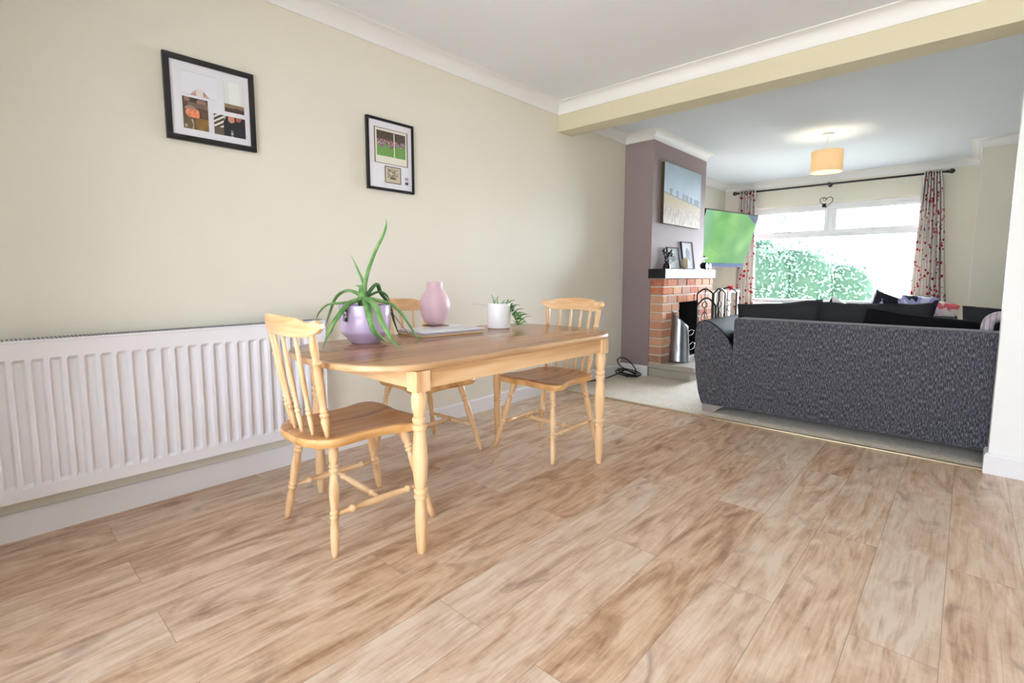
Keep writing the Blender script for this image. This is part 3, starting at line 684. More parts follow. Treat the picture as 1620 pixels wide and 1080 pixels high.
# ------------------------------------------------------------------ things on the table
def lathe_z(name, prof, m, parent=None, n=40, smooth=True):
    mb = MB(); k = len(prof)
    for z, r in prof:
        for i in range(n): a = 2 * pi * i / n; mb.v.append((r * cos(a), r * sin(a), z))
    for j in range(k - 1):
        for i in range(n): i2 = (i + 1) % n; mb.f.append((j * n + i, j * n + i2, (j + 1) * n + i2, (j + 1) * n + i)); mb.c.append((1, 1, 1)); mb.mi.append(0)
    mb.f.append(tuple(reversed(range(n)))); mb.f.append(tuple((k - 1) * n + i for i in range(n))); mb.c += [(1, 1, 1)] * 2; mb.mi += [0, 0]
    return mb.build(name, m, parent, autosmooth=smooth)
PC = Vector((.592, -2.262, zt))
pl = empty('potted_aloe', PC, 0, 'spidery aloe in a big lavender glazed pot on the table', 'plant')
lathe_z('plant_pot', [(0, .058), (.001, .064), (.005, .068), (.044, .103), (.050, .1075), (.058, .110), (.10, .1115), (.168, .1135), (.172, .111), (.168, .108), (.15, .107), (.145, .05), (.144, .001)], M_['lav'], pl)
lathe_z('soil', [(.14, .107), (.147, .107), (.152, .06), (.153, .01)], M_['soil'], pl)
def f_tag(u, v):
    c = cl(24, 24, 28)
    if (abs(u - .25) < .08 and .15 < v < .9) or (abs(v - .28) < .05 and .25 < u < .8) or (abs(u - .72) < .08 and .25 < v < .6) or (abs(v - .6) < .05 and .3 < u < .8) or (v > .92): c = cl(222, 214, 228)
    return c
ta = math.atan2(-3.48 + 2.25, 2.61 - .60) - R(46)
tn = Vector((cos(ta), sin(ta), 0)); tt = Vector((-tn.y, tn.x, 0))
picture_grid('label', 10, 14, f_tag, tn * .1165 - tt * .012 + Vector((0, 0, .160)), tt * .024, Vector((0, 0, -.062)), M_['print'], pl)
LV = [[(0.594, -2.261, 0.953), (0.601, -2.245, 1.024), (0.619, -2.217, 1.111), (0.64, -2.188, 1.182), (0.647, -2.175, 1.23), (0.644, -2.174, 1.257)],
[(0.591, -2.264, 0.957), (0.591, -2.288, 1.016), (0.567, -2.309, 1.09)],
[(0.59, -2.269, 0.929), (0.506, -2.29, 0.932), (0.429, -2.311, 0.902), (0.391, -2.328, 0.827), (0.38, -2.347, 0.761)],
[(0.594, -2.273, 0.874), (0.528, -2.322, 0.878), (0.462, -2.372, 0.869), (0.431, -2.4, 0.833), (0.421, -2.415, 0.789)],
[(0.592, -2.271, 0.902), (0.622, -2.358, 0.879), (0.667, -2.434, 0.832), (0.682, -2.483, 0.778), (0.666, -2.508, 0.702)],
[(0.581, -2.282, 0.89), (0.516, -2.325, 0.857), (0.48, -2.347, 0.792), (0.467, -2.368, 0.73)],
[(0.614, -2.271, 0.906), (0.725, -2.327, 0.851), (0.757, -2.338, 0.809), (0.777, -2.333, 0.765), (0.772, -2.3, 0.736), (0.756, -2.251, 0.703)],
[(0.642, -2.269, 0.93), (0.754, -2.311, 0.874), (0.81, -2.323, 0.818), (0.846, -2.322, 0.777), (0.888, -2.318, 0.732), (0.922, -2.304, 0.702)],
[(0.603, -2.26, 0.906), (0.655, -2.174, 0.872), (0.674, -2.121, 0.822), (0.685, -2.077, 0.754), (0.707, -2.059, 0.708), (0.732, -2.037, 0.702)],
[(0.6, -2.256, 0.953), (0.598, -2.205, 0.96), (0.583, -2.172, 0.919), (0.584, -2.127, 0.859), (0.604, -2.114, 0.776), (0.624, -2.104, 0.718)],
[(0.603, -2.259, 0.914), (0.606, -2.197, 0.926), (0.599, -2.155, 0.911), (0.616, -2.143, 0.878)],
[(0.595, -2.263, 0.937), (0.598, -2.281, 0.946), (0.58, -2.301, 0.957)]]
rad = [.0115, .009, .0135, .011, .018, .011, .0165, .0155, .0145, .0135, .011, .009]
crown = Vector((.592, -2.262, .90))
for i, pts in enumerate(LV):
    P = [Vector(p) for p in pts]; P = [crown + (Vector((0, 0, .02)) if i < 2 else Vector((0, 0, 0)))] + P[1:] if i not in (0, 1) else [crown] + P
    P = [p - PC for p in P]
    if i in (6, 7):   # clear the pot wall
        P = [Vector((p.x, p.y, p.z)) for p in P]
    MB().tube(cr(P, 7), (lambda t, r=rad[i]: r * (1.15 - t) ** .6 * (.25 + .75 * min(1, (1.02 - t) * 4))), 8, flat=.55).build('leaf', M_['aloe_dark'] if i in (9, 10) else M_['aloe'], pl, smooth=True)
MB().lathe((-.008, -.007, .150), (-.008, -.007, .26), [(0, .02), (.5, .022), (1, .012)], 12).build('stem', M_['aloe'], pl, smooth=True)
MB().tube(cr([(.03, .06, .17), (.0, .14, .13), (.03, .18, .06), (.07, .2, .02)], 5), .0025, 6).build('dry_stem', M_['stem'], pl, smooth=True)

# stack of papers, coaster and vase
def slab(name, cx, cy, rz, hx, hy, z0, z1, m, label, cat, bev=.002):
    o = MB().box(-hx, hx, -hy, hy, 0, z1 - z0).build(name, m, None, bevel=bev, autosmooth=True); o.location = (cx, cy, z0); o.rotation_euler.z = rz; return tag(o, label, cat)
slab('hardback_book', .565, -1.80, R(-6), .125, .185, zt, zt + .010, mat('tan_board', C(196, 164, 126), .5), 'flat tan board at the bottom of the stack under the pink vase', 'book')
lp = slab('magazine', .545, -1.79, R(-6), .135, .185, zt + .010, zt + .017, mat('silver_cover', C(160, 160, 168), .3), 'closed grey magazine lying on the tan board under white papers', 'magazine')
slab('paper_stack', .545, -1.77, R(-9), .12, .19, zt + .017, zt + .023, mat('white_paper', C(236, 234, 236), .5), 'white sheets of paper on top of the stack, under the cork coaster', 'paper', .001)
co = slab('coaster', .42, -1.72, R(-5), .055, .055, zt + .023, zt + .028, mat('brown_cork', C(134, 104, 84), .8), 'brown square coaster under the pink vase', 'coaster')
vs = lathe_z('vase', [(0, .03), (.002, .040), (.010, .050), (.05, .075), (.09, .085), (.125, .0845), (.15, .077), (.175, .063), (.195, .050), (.205, .0455), (.22, .044), (.236, .0445), (.24, .043), (.237, .039), (.21, .038), (.19, .042), (.1, .06), (.05, .04), (.049, .001)], M_['pink'])
vs.location = (.42, -1.72, zt + .028); tag(vs, 'matt pink bottle-shaped vase standing on a coaster on the papers', 'vase')

P2 = Vector((.606, -1.40, zt))
p2 = empty('potted_succulent', P2, 0, 'small trailing succulent in a white cylinder pot at the far end of the table', 'plant')
lathe_z('plant_pot', [(0, .060), (.002, .065), (.008, .067), (.140, .0685), (.144, .067), (.14, .064), (.112, .063), (.111, .001)], mat('white_glaze', C(240, 238, 238), .25, coat=.4), p2)
lathe_z('soil', [(.116, .063), (.126, .063), (.129, .01)], M_['soil'], p2, smooth=False)
rnd = random.Random(8)
def sprig(a, b, sag, r=.0065, m='aloe'):
    a, b = Vector(a), Vector(b); mid = (a + b) / 2 + Vector((rnd.uniform(-.01, .01), rnd.uniform(-.01, .01), sag))
    MB().tube(cr([a, mid, b], 6), lambda t: r * (1.05 - t) ** .7, 7, flat=.6).build('leaf', M_[m], p2, smooth=True)
# view-right direction is about (.74,.67)
for a, b, s in (((-.015, -.02, .12), (-.035, -.03, .20), .01), ((-.015, -.02, .12), (-.005, -.02, .175), .0), ((0, 0, .12), (.0, .0, .19), .01), ((.0, 0, .12), (.03, .03, .165), .01), ((.01, .0, .12), (.045, .02, .15), .01), ((-.02, -.03, .125), (-.0, -.07, .10), .02),
                ((.02, .03, .12), (.02, .06, .17), 0), ((-.02, -.02, .12), (-.045, -.03, .145), 0), ((.01, .03, .12), (.05, .055, .14), .012)): sprig(a, b, s)
for k in range(30):
    t = k / 29; base = Vector((.048 + .035 * t + rnd.uniform(-.01, .01), .035 + .04 * t + rnd.uniform(-.01, .01), .125 - .10 * t + rnd.uniform(-.01, .01)))
    d = Vector((rnd.uniform(-.02, .06), rnd.uniform(-.03, .06), rnd.uniform(-.04, .045))); e_ = base + d; e_.z = max(e_.z, .006); base.z = max(base.z, .008)
    sprig(base, e_, .012, .0068, 'aloe' if rnd.random() < .7 else 'aloe_dark')
for k in range(6):
    a = Vector((.085, .075, .02)); an = k * 1.1; sprig(a, a + Vector((.05 * cos(an), .05 * sin(an), .03 * (k % 2) - .008)), .006, .005)
MB().tube(cr([(.03, .03, .125), (.06, .05, .12), (.075, .065, .08), (.085, .07, .02)], 6), .003, 6).build('dry_stem', mat('straw_stem', C(196, 178, 150), .7), p2, smooth=True)
MB().tube(cr([(-.02, -.03, .122), (-.07, -.07, .135), (-.12, -.11, .14)], 5), .0012, 5).build('dry_stem', mat('straw_stem', C(196, 178, 150), .7), p2, smooth=True)
MB().tube(cr([(.085, .07, .02), (.06, .08, .03), (.05, .06, .012), (.08, .05, .01), (.1, .07, .015)], 6), .0028, 6).build('dry_stem', mat('straw_stem', C(196, 178, 150), .7), p2, smooth=True)

# ------------------------------------------------------------------ fireplace
fp = empty('fireplace', (0, 0, 0), 0, 'red brick fireplace with dark slate mantel and stone hearth on the plum chimney breast', 'fireplace')
XS = .444; HZ = .14; MZ0, MZ1 = .975, 1.066
mb = MB(); rnd = random.Random(11)
mb.box(XB, XS - .008, Y_BREAST0 + .008, FO0 - .0, HZ, MZ0); mb.box(XB, XS - .008, FO1, Y_BREAST1 - .04, HZ, MZ0); mb.box(XB, XS - .008, FO0, FO1, FOZ, MZ0); mb.build('mortar_bed', M_['mortar'], fp)
BC = [cl(206, 160, 128), cl(190, 110, 76), cl(198, 150, 118), cl(184, 132, 108), cl(170, 98, 76), cl(176, 140, 122), cl(192, 122, 92), cl(158, 118, 100)]
mb = MB(); ch_ = (MZ0 - HZ) / 10; YE = Y_BREAST1 - .032
for r_ in range(10):
    za, zb = HZ + r_ * ch_ + .008, HZ + (r_ + 1) * ch_ - .008
    y = Y_BREAST0; first = True; head = r_ % 2
    while y < YE - .02:
        ln = (.105 if head and first else .215) if y > Y_BREAST0 + .001 or not first else (.10 if r_ % 2 else .21)
        ln *= rnd.uniform(.88, 1.08)
        ye = min(y + ln, YE); first = False
        if YE - ye < .06: ye = YE
        zc = (za + zb) / 2; a, b = y, ye
        if zc < FOZ:
            if a < FO0 < b: b = FO0
            elif FO0 <= a < FO1:
                y = FO1; continue
        if b - a > .03:
            c = BC[rnd.randrange(len(BC))]; j = rnd.uniform(-.003, .004)
            mb.box(XB + .001 if a < Y_BREAST0 + .01 else XS - .04, XS + j, a + (.0 if a < Y_BREAST0 + .01 else .006), b - .006, za + rnd.uniform(-.002, .002), zb + rnd.uniform(-.002, .002), c)
        y = ye
mb.build('brickwork', M_['brick'], fp, color=True, bevel=.005, seg=2)
mb = MB(); mb.box(XB - .02, XS + .022, Y_BREAST0 - .012, Y_BREAST1 - .02, MZ0, MZ1); mb.build('mantel_shelf', M_['slate'], fp, bevel=.003)
mb = MB(); mb.box(XB + .001, .735, Y_BREAST0 + .012, Y_BREAST1 - .04, .004, .088); mb.build('hearth_base', M_['stone'], fp, bevel=.006)
mb = MB(); mb.box(XB + .001, .77, Y_BREAST0 - .005, Y_BREAST1 - .025, .090, HZ); mb.build('hearth_slab', M_['stone'], fp, bevel=.008)
mb = MB(); mb.box(.02, .03, FO0, FO1, HZ, FOZ).box(.03, XS - .02, FO0, FO0 + .008, HZ, FOZ).box(.03, XS - .02, FO1 - .008, FO1, HZ, FOZ).box(.03, XS - .02, FO0, FO1, FOZ - .008, FOZ).box(.03, XS - .02, FO0, FO1, HZ - .005, HZ + .004); mb.build('firebox', M_['soot'], fp)
# scuttle
sc = empty('coal_scuttle', (.50, 1.32, HZ), R(28), 'tall galvanised steel coal hod with slanted mouth on the hearth', 'coal scuttle')
mb = MB(); n = 36; Hn, Hf = .51, .355
rows = 26
for j in range(rows + 1):
    for i in range(n):
        a = 2 * pi * i / n; top = Hn * .5 + Hf * .5 + (Hn - Hf) * .5 * -cos(a) ; z = top * j / rows
        r = .108 - .032 * (z / .49)
        for zz in (.02, .13, .15, .17): 
            if abs(z - zz) < .006: r += .003
        mb.v.append((r * cos(a), r * sin(a), z))
for j in range(rows):
    for i in range(n): i2 = (i + 1) % n; mb.f.append((j * n + i, j * n + i2, (j + 1) * n + i2, (j + 1) * n + i)); mb.c.append((1, 1, 1)); mb.mi.append(0)
mb.f.append(tuple(reversed(range(n)))); mb.c.append((1, 1, 1)); mb.mi.append(0)
o = mb.build('body', M_['galv'], sc, smooth=True); sm = o.modifiers.new('s', 'SOLIDIFY'); sm.thickness = .003
MB().tube(cr([(.085, 0, .26), (.125, 0, .28), (.135, 0, .31), (.115, .0, .325), (.083, 0, .30)], 5), .004, 8).build('handle', M_['chrome'], sc, smooth=True)
MB().tube(cr([(.105, 0, .12), (.14, 0, .14), (.15, 0, .18), (.13, 0, .2), (.10, 0, .17)], 5), .004, 8).build('handle', M_['chrome'], sc, smooth=True)
# folding fire screen
def screen_panel(parent, p0, p1, h, motif=True, shoulder=.0):
    p0, p1 = Vector(p0), Vector(p1); ax = (p1 - p0); w = ax.length; ax.normalize(); Z = Vector((0, 0, 1))
    e = MB(); pts = [p0, p0 + Z * (h - .05)]
    for i in range(9): t = i / 8; pts.append(p0 + ax * w * t + Z * (h - .05 + .05 * sin(pi * t)))
    pts += [p1 + Z * (h - .05), p1, p0]
    e.tube(pts, .009, 6)
    def q(u, z): return p0 + ax * u * w + Z * z
    f = e.build('panel_frame', M_['iron'], parent)
    m = MB(); ri = w * .17; cz = h - .17
    m.tube([q(.5 + ri / w * cos(2 * pi * i / 20), cz + ri * sin(2 * pi * i / 20)) for i in range(20)], .005, 6, closed=True)
    m.tube([q(.5, cz - ri), q(.5, .12)], .0045, 6); m.tube([q(.02, .12), q(.98, .12)], .006, 6); m.tube(cr([q(.5, cz - ri - .03), q(.3, cz - ri - .10), q(.42, cz - ri - .16)], 5), .004, 6); m.tube(cr([q(.5, cz - ri - .03), q(.7, cz - ri - .10), q(.58, cz - ri - .16)], 5), .004, 6)
    m.tube([q(.5, cz + ri), q(.5, h - .01)], .0045, 6)
    m.build('scrollwork', M_['iron'], f)
fs = empty('fire_screen', (0, 0, 0), 0, 'black iron folding fire screen with arched scrollwork panels behind the sofa arm', 'fire screen')
sz0 = .0
fs.location = (0, 0, HZ)
screen_panel(fs, (.50, 1.745, 0), (.60, 1.90, 0), .72); screen_panel(fs, (.61, 1.91, 0), (.665, 2.09, 0), .722); screen_panel(fs, (.56, 2.20, 0), (.74, 2.225, 0), .73)
fs2 = empty('fire_screen', (0, 0, 0), 0, 'small arched black mesh spark guard in front of the folding screen', 'fire screen')
# mesh guard: arched frame with fine mesh
p0, p1 = Vector((.535, 1.655, HZ)), Vector((.705, 1.715, HZ)); ax = (p1 - p0).normalized(); w = (p1 - p0).length; h = .63
pts = [p0, p0 + Vector((0, 0, h - .08))] + [p0 + ax * w * i / 10 + Vector((0, 0, h - .08 + .08 * sin(pi * i / 10))) for i in range(11)] + [p1 + Vector((0, 0, h - .08)), p1, p0]
MB().tube(pts, .009, 6).build('panel_frame', M_['iron'], fs2)
mb = MB()
for i in range(1, 16): u = i / 16; mb.tube([p0 + ax * w * u + Vector((0, 0, .01)), p0 + ax * w * u + Vector((0, 0, h - .08 + .075 * sin(pi * u)))], .0012, 4)
for i in range(1, 40): z = i * .0138; mb.tube([p0 + Vector((0, 0, z)), p1 + Vector((0, 0, z))], .0012, 4)
mb.build('wire_mesh', mat('mesh_wire', C(120, 116, 112), .5, metal=.5), fs2)

# ------------------------------------------------------------------ canvas on the chimney breast
cv = empty('canvas_painting', (XB, 1.67, 1.815), 0, 'wide canvas of beach huts under pale blue sky on the plum chimney breast', 'painting')
MB().box(.001, .032, -.45, .45, -.296, .296).build('stretcher', mat('canvas_edge', C(70, 62, 44), .8), cv)
def f_beach(u, v):
    hz_ = .50 + .12 * u
    if v < hz_:
        c = shade(cl(170, 188, 200), 1 + .10 * nzc(u, v, 5, 1))
        for k, (cu, w_) in enumerate(((.17, .035), (.33, .035), (.5, .03), (.6, .04), (.72, .04), (.85, .05), (.92, .03))):
            hz2 = hz_ - .02; hh = .10
            if abs(u - cu) < w_ and hz2 - hh < v < hz2 + .02: c = cl(104, 114, 122) if int(u * 90) % 3 else cl(158, 166, 170)
        if hz_ - .02 < v: c = cl(122, 128, 122)
        return c
    g = nzc(u * 12, v * 2, 4, 3)
    return shade(cl(186, 172, 140) if v < .7 else (cl(160, 148, 132) if g > 0 else cl(196, 186, 168)), 1 + .18 * g)
picture_grid('painted_face', 90, 60, f_beach, (.0335, -.45, .296), (0, .9, 0), (0, 0, -.592), vcol('canvas_paint', .7), cv)

# ------------------------------------------------------------------ mantelpiece things
MT = MZ1
def table_frame(y, x, w, h, lean, rz, label, fn):
    e = empty('photo_frame', (x, y, MT), rz, label, 'photo frame'); T = Matrix.Rotation(-lean, 4, 'Y')
    mb = MB(); t = .012
    for a in ((-w / 2, w / 2, h - t, h), (-w / 2, w / 2, 0, t), (-w / 2, -w / 2 + t, t, h - t), (w / 2 - t, w / 2, t, h - t)): mb.box(-.012, .004, a[0], a[1], a[2], a[3], T=T)
    mb.box(-.012, -.004, -w / 2 + .006, w / 2 - .006, .006, h - .006, T=T)
    mb.build('frame', M_['black'], e)
    P = [T @ Vector(v) for v in ((-.002, -w / 2 + t, h - t), (0, w - 2 * t, 0), (0, 0, -(h - 2 * t)))]
    picture_grid('photograph', 16, 20, fn, P[0], P[1], P[2], M_['print'], e)
    MB().box(-.06, -.056, -.02, .02, 0, h * .6, T=Matrix.Rotation(lean * .2, 4, 'Y')).build('easel_strut', M_['black'], e)
    return e
table_frame(1.40, .395, .20, .225, .16, R(-10), 'landscape snapshot in a thin black frame, left of the stone egg', lambda u, v: cl(128, 116, 118) if blob(u, v, .45, .45, .25, .22) else (cl(224, 228, 232) if v > .55 + .3 * (1 - u) else cl(176, 186, 184)))
table_frame(1.78, .385, .20, .30, .16, R(-12), 'taller portrait photo in a black frame, right of the stone egg', lambda u, v: cl(150, 154, 168) if blob(u, v, .5, .5, .2, .3) else cl(226, 230, 236))
bm = bmesh.new(); bmesh.ops.create_uvsphere(bm, u_segments=24, v_segments=14, radius=.05)
for v in bm.verts: v.co.z *= 1.2; v.co.x *= .8
me = bpy.data.meshes.new('egg'); bm.to_mesh(me); bm.free()
eg = link('stone_egg', me, mat('cream_stone', C(206, 192, 160), .4), None, True, (.42, 1.58, MT + .059)); tag(eg, 'cream egg-shaped stone standing between the two mantel photos', 'ornament')
# dark flower ornament
fo = empty('flower_ornament', (.40, 1.20, MT), 0, 'dark glossy bunch ornament at the left end of the mantel shelf', 'ornament')
lathe_z('base', [(0, .035), (.01, .038), (.05, .03), (.07, .012)], mat('dark_red_wood', C(50, 28, 26), .4), fo)
mb = MB(); rnd = random.Random(3)
for i in range(26):
    p = Vector((rnd.uniform(-.035, .035), rnd.uniform(-.05, .05), rnd.uniform(.08, .19))); bm = bmesh.new(); bmesh.ops.create_icosphere(bm, subdivisions=1, radius=rnd.uniform(.009, .017)); bm.verts.index_update()
    mb.add([p + v.co for v in bm.verts], [tuple(v.index for v in f.verts) for f in bm.faces]); mb.tube([Vector((0, 0, .05)), p], .002, 5); bm.free()
mb.build('flower_heads', mat('gunmetal', C(70, 70, 76), .2, metal=.8), fo, smooth=True)
fh = empty('vehicle_ornament', (.415, 2.10, MT), 0, 'small dark metal vehicle ornament with round wheels at the right end of the mantel', 'ornament')
mb = MB(); mb.lathe((0, -.05, .045), (0, .05, .045), [(0, .02), (.3, .038), (.7, .038), (1, .02)], 14); mb.build('body', M_['iron'], fh, smooth=True)
for s in (-1, 1): MB().lathe((.03, s * .045, .037), (.052, s * .045, .037), [(0, .034), (.2, .036), (.8, .036), (1, .034)], 18).build('wheel', M_['iron'], fh, smooth=False); 
for s in (-1, 1): MB().lathe((.052, s * .045, .037), (.056, s * .045, .037), [(0, .018), (1, .016)], 14).build('wheel_hub', M_['chrome'], fh)
MB().tube([(0, 0, .08), (0, 0, .135)], .009, 8).build('mast', M_['chrome'], fh); MB().box(-.012, .012, -.07, .07, .128, .132).build('rotor', M_['iron'], fh)
MB().lathe((0, 0, .13), (0, 0, .155), [(0, .008), (.5, .014), (1, .004)], 10).build('rotor_cap', mat('copper', C(150, 100, 70), .3, metal=.8), fh)

# ------------------------------------------------------------------ television
s_ = 1.25; c0 = Vector((.737, 1.832, 1.364)); TC = CAM + (c0 - CAM) * s_; w, h = .97 * s_, .57 * s_
ty, tl = -.204, .273
nn = Vector((cos(ty) * cos(tl), sin(ty) * cos(tl), -sin(tl))); rr_ = Vector((-sin(ty), cos(ty), 0)); uu = nn.cross(rr_)
tv = bpy.data.objects.new('television', None); COL.objects.link(tv); tv.matrix_world = Matrix.Translation(TC) @ Matrix((rr_, nn, uu)).transposed().to_4x4()
# local frame: X right, Y out of the screen, Z up
Mx = Matrix((rr_, nn, uu)).transposed(); 
tv.matrix_world = Matrix.Translation(TC) @ Mx.to_4x4()
tag(tv, 'wall-mounted flat television showing a green field beside the window', 'television')
MB().box(-w / 2, w / 2, -.045, 0, -h / 2, h / 2).build('housing', mat('tv_bezel', C(30, 34, 42), .6, spec=.1), tv, bevel=.006)
MB().box(-w / 2 + .004, w / 2 - .004, 0, .003, -h / 2 + .002, -h / 2 + .055).build('lower_bezel', mat('grey_bezel', C(66, 80, 104), .7, spec=.05), tv)
def f_pitch(u, v):
    c = cl(132, 204, 88); n = nzc(u * 1.6, v, 3.2, 2); c2_ = cl(92, 170, 66); k = max(0, min(1, .5 + n * 1.4)); k *= 1 if not blob(u, v, .45, .5, .25, .3) else .6
    c = tuple(a * k + b * (1 - k) for a, b in zip(c, c2_))
    if u < .28: q_ = (.28 - u) / .28; c = tuple(a * (1 - q_ * .5) + b * q_ * .5 for a, b in zip(c, cl(176, 226, 200)))
    if u > .78 and v < .19 * (u - .78) / .22: c = cl(72, 84, 104)
    return c
picture_grid('screen', 80, 46, f_pitch, (-w / 2 + .010, .0015, h / 2 - .010), (w - .02, 0, 0), (0, 0, -h + .065), vcol('tv_screen', .6, emit=.95, dark=True), tv)
mb = MB(); mb.box(-.2, .2, -.075, -.045, -.15, .15); mb.build('mount_plate', M_['iron'], tv)
arm_end = Matrix.Translation(TC) @ Mx.to_4x4() @ Vector((0, -.07, 0)); inv = tv.matrix_world.inverted()
wp = Vector((XW0, 3.2, TC.z)); MB().tube([inv @ wp, inv @ Vector((-.05, 3.35, TC.z)), inv @ arm_end], .02, 8).build('wall_arm', M_['iron'], tv)

# ------------------------------------------------------------------ pendant lamp
pd = empty('pendant_lamp', (1.505, 2.29, HL), 0, 'lit pendant lamp with cream drum shade hanging from the living room ceiling', 'lamp')
MB().lathe((0, 0, 0), (0, 0, -.022), [(0, .05), (.7, .05), (1, .035)], 24).build('ceiling_rose', M_['wht'], pd, smooth=False)
MB().tube([(0, 0, -.02), (0, 0, -.22)], .004, 8).build('flex', M_['wht'], pd)
sh = mat('cream_shade_fabric', C(236, 220, 190), .8)
nt = sh.node_tree; tr = nt.nodes.new('ShaderNodeBsdfTranslucent'); tr.inputs[0].default_value = C(236, 222, 196); ms = nt.nodes.new('ShaderNodeMixShader'); ms.inputs[0].default_value = .4
L(sh, bsdf(sh).outputs[0], ms.inputs[1]); L(sh, tr.outputs[0], ms.inputs[2]); L(sh, ms.outputs[0], nt.nodes['Material Output'].inputs[0])
mb = MB(); n = 48
for r_, z in ((.136, -.168), (.136, -.368), (.134, -.368), (.134, -.168)):
    for i in range(n): a = 2 * pi * i / n; mb.v.append((r_ * cos(a), r_ * sin(a), z))
for j in range(4):
    for i in range(n): i2 = (i + 1) % n; j2 = (j + 1) % 4; mb.f.append((j * n + i, j * n + i2, j2 * n + i2, j2 * n + i)); mb.c.append((1, 1, 1)); mb.mi.append(0)
o = mb.build('lamp_shade', sh, pd, smooth=True); sharp_by_angle(o.data, .6)
mb = MB()
for k in range(3): a = k * 2.094; mb.tube([(0, 0, -.205), (.134 * cos(a), .134 * sin(a), -.175)], .0015, 6)
mb.build('shade_ring', M_['wht'], pd)
bm = bmesh.new(); bmesh.ops.create_uvsphere(bm, u_segments=16, v_segments=10, radius=.03); me = bpy.data.meshes.new('bulb'); bm.to_mesh(me); bm.free()
link('bulb', me, mat('warm_bulb', (1, .85, .6, 1), .5, emit=(1, .86, .64, 1), es=80), pd, True, (0, 0, -.26))
ld = bpy.data.lights.new('bulb_light', 'POINT'); ld.energy = 13; ld.color = (1, .80, .54); ld.shadow_soft_size = .031; lo = bpy.data.objects.new('bulb_light', ld); COL.objects.link(lo); lo.parent = pd; lo.location = (0, 0, -.26)

# ------------------------------------------------------------------ curtains
YC = YW - .10
po = empty('curtain_pole', (0, YC, 2.236), 0, 'dark metal curtain pole with ball finials above the window', 'curtain pole')
MB().tube([(-.06, 0, 0), (2.33, 0, 0)], .0135, 12).build('pole', M_['bronze'], po, smooth=True)
for x in (-.085, 2.355):
    s = -1 if x < 0 else 1
    MB().lathe((x - s * .03, 0, 0), (x + s * .05, 0, 0), [(0, .014), (.15, .022), (.25, .014), (.4, .026), (.65, .03), (.85, .022), (1, .004)], 14).build('finial', M_['bronze'], po, smooth=True)
for x in (1.12,): MB().box(x - .01, x + .01, 0, .10, -.01, .01).lathe((x, .10, 0), (x, .085, 0), [(0, .03), (1, .03)], 16).lathe((x - .012, 0, 0), (x + .012, 0, 0), [(0, .022), (1, .022)], 14).build('bracket', M_['bronze'], po)
def curtain(x0t, x1t, x0b, x1b, folds, label, ph_):
    mb = MB(); nu, nv = folds * 10, 40; zt_, zb_ = 2.262, .02
    me = None; L_ = folds * .16
    for j in range(nv + 1):
        t = j / nv; z = zt_ + (zb_ - zt_) * t; tt_ = t ** .8
        a = x0t + (x0b - x0t) * tt_; b = x1t + (x1b - x1t) * tt_
        for i in range(nu + 1):
            u = i / nu; amp = .032 + .012 * t
            x = a + (b - a) * u + .008 * sin(u * 23 + t * 3 + ph_) * t; y = amp * sin(2 * pi * folds * u + ph_) + .012 * sin(5 * u + 4 * t) * t
            mb.v.append((x, y, z))
    for j in range(nv):
        for i in range(nu): q_ = j * (nu + 1) + i; mb.f.append((q_, q_ + 1, q_ + nu + 2, q_ + nu + 1)); mb.c.append((1, 1, 1)); mb.mi.append(0)
    me = mb.mesh(fix=False); uvl = me.uv_layers.new(name='UVMap')
    for p in me.polygons:
        for li, vi in zip(p.loop_indices, p.vertices): uvl.data[li].uv = ((vi % (nu + 1)) / nu * L_, (vi // (nu + 1)) / nv * 2.24)
    o = link('curtain', me, M_['curtain'], None, True, (0, YC, 0)); md = o.modifiers.new('s', 'SOLIDIFY'); md.thickness = .003
    return tag(o, label, 'curtain', 'red leaf print curtains')
curtain(-.045, .20, -.06, .25, 6, 'red leaf print curtain gathered at the left of the window, behind the television', .3)
curtain(2.115, 2.285, 2.05, 2.45, 7, 'red leaf print curtain gathered at the right of the window', 1.2)
# hanging heart
hh_ = empty('heart_ornament', (1.11, YC - .03, 2.0), 0, 'dark wire heart hanging on a thread from the curtain pole', 'ornament')
HP = []
for i in range(40):
    a = 2 * pi * i / 40; HP.append((.0048 * 16 * sin(a) ** 3, 0, .0048 * (13 * cos(a) - 5 * cos(2 * a) - 2 * cos(3 * a) - cos(4 * a))))
MB().tube(HP, .0045, 8, closed=True).build('wire_heart', M_['iron'], hh_, smooth=True)
MB().tube([(.0, 0, .025), (.01, .015, .23)], .0012, 5).build('thread', M_['wht'], hh_)
MB().box(-.045, -.0, -.006, .006, -.075, -.025).build('little_bird', M_['iron'], hh_, bevel=.004)
MB().tube(cr([(-.045, 0, .03), (-.02, 0, .05), (-.005, 0, .03), (-.02, 0, .01), (-.035, 0, .03)], 4), .003, 6).build('wire_curl', M_['iron'], hh_, smooth=True)

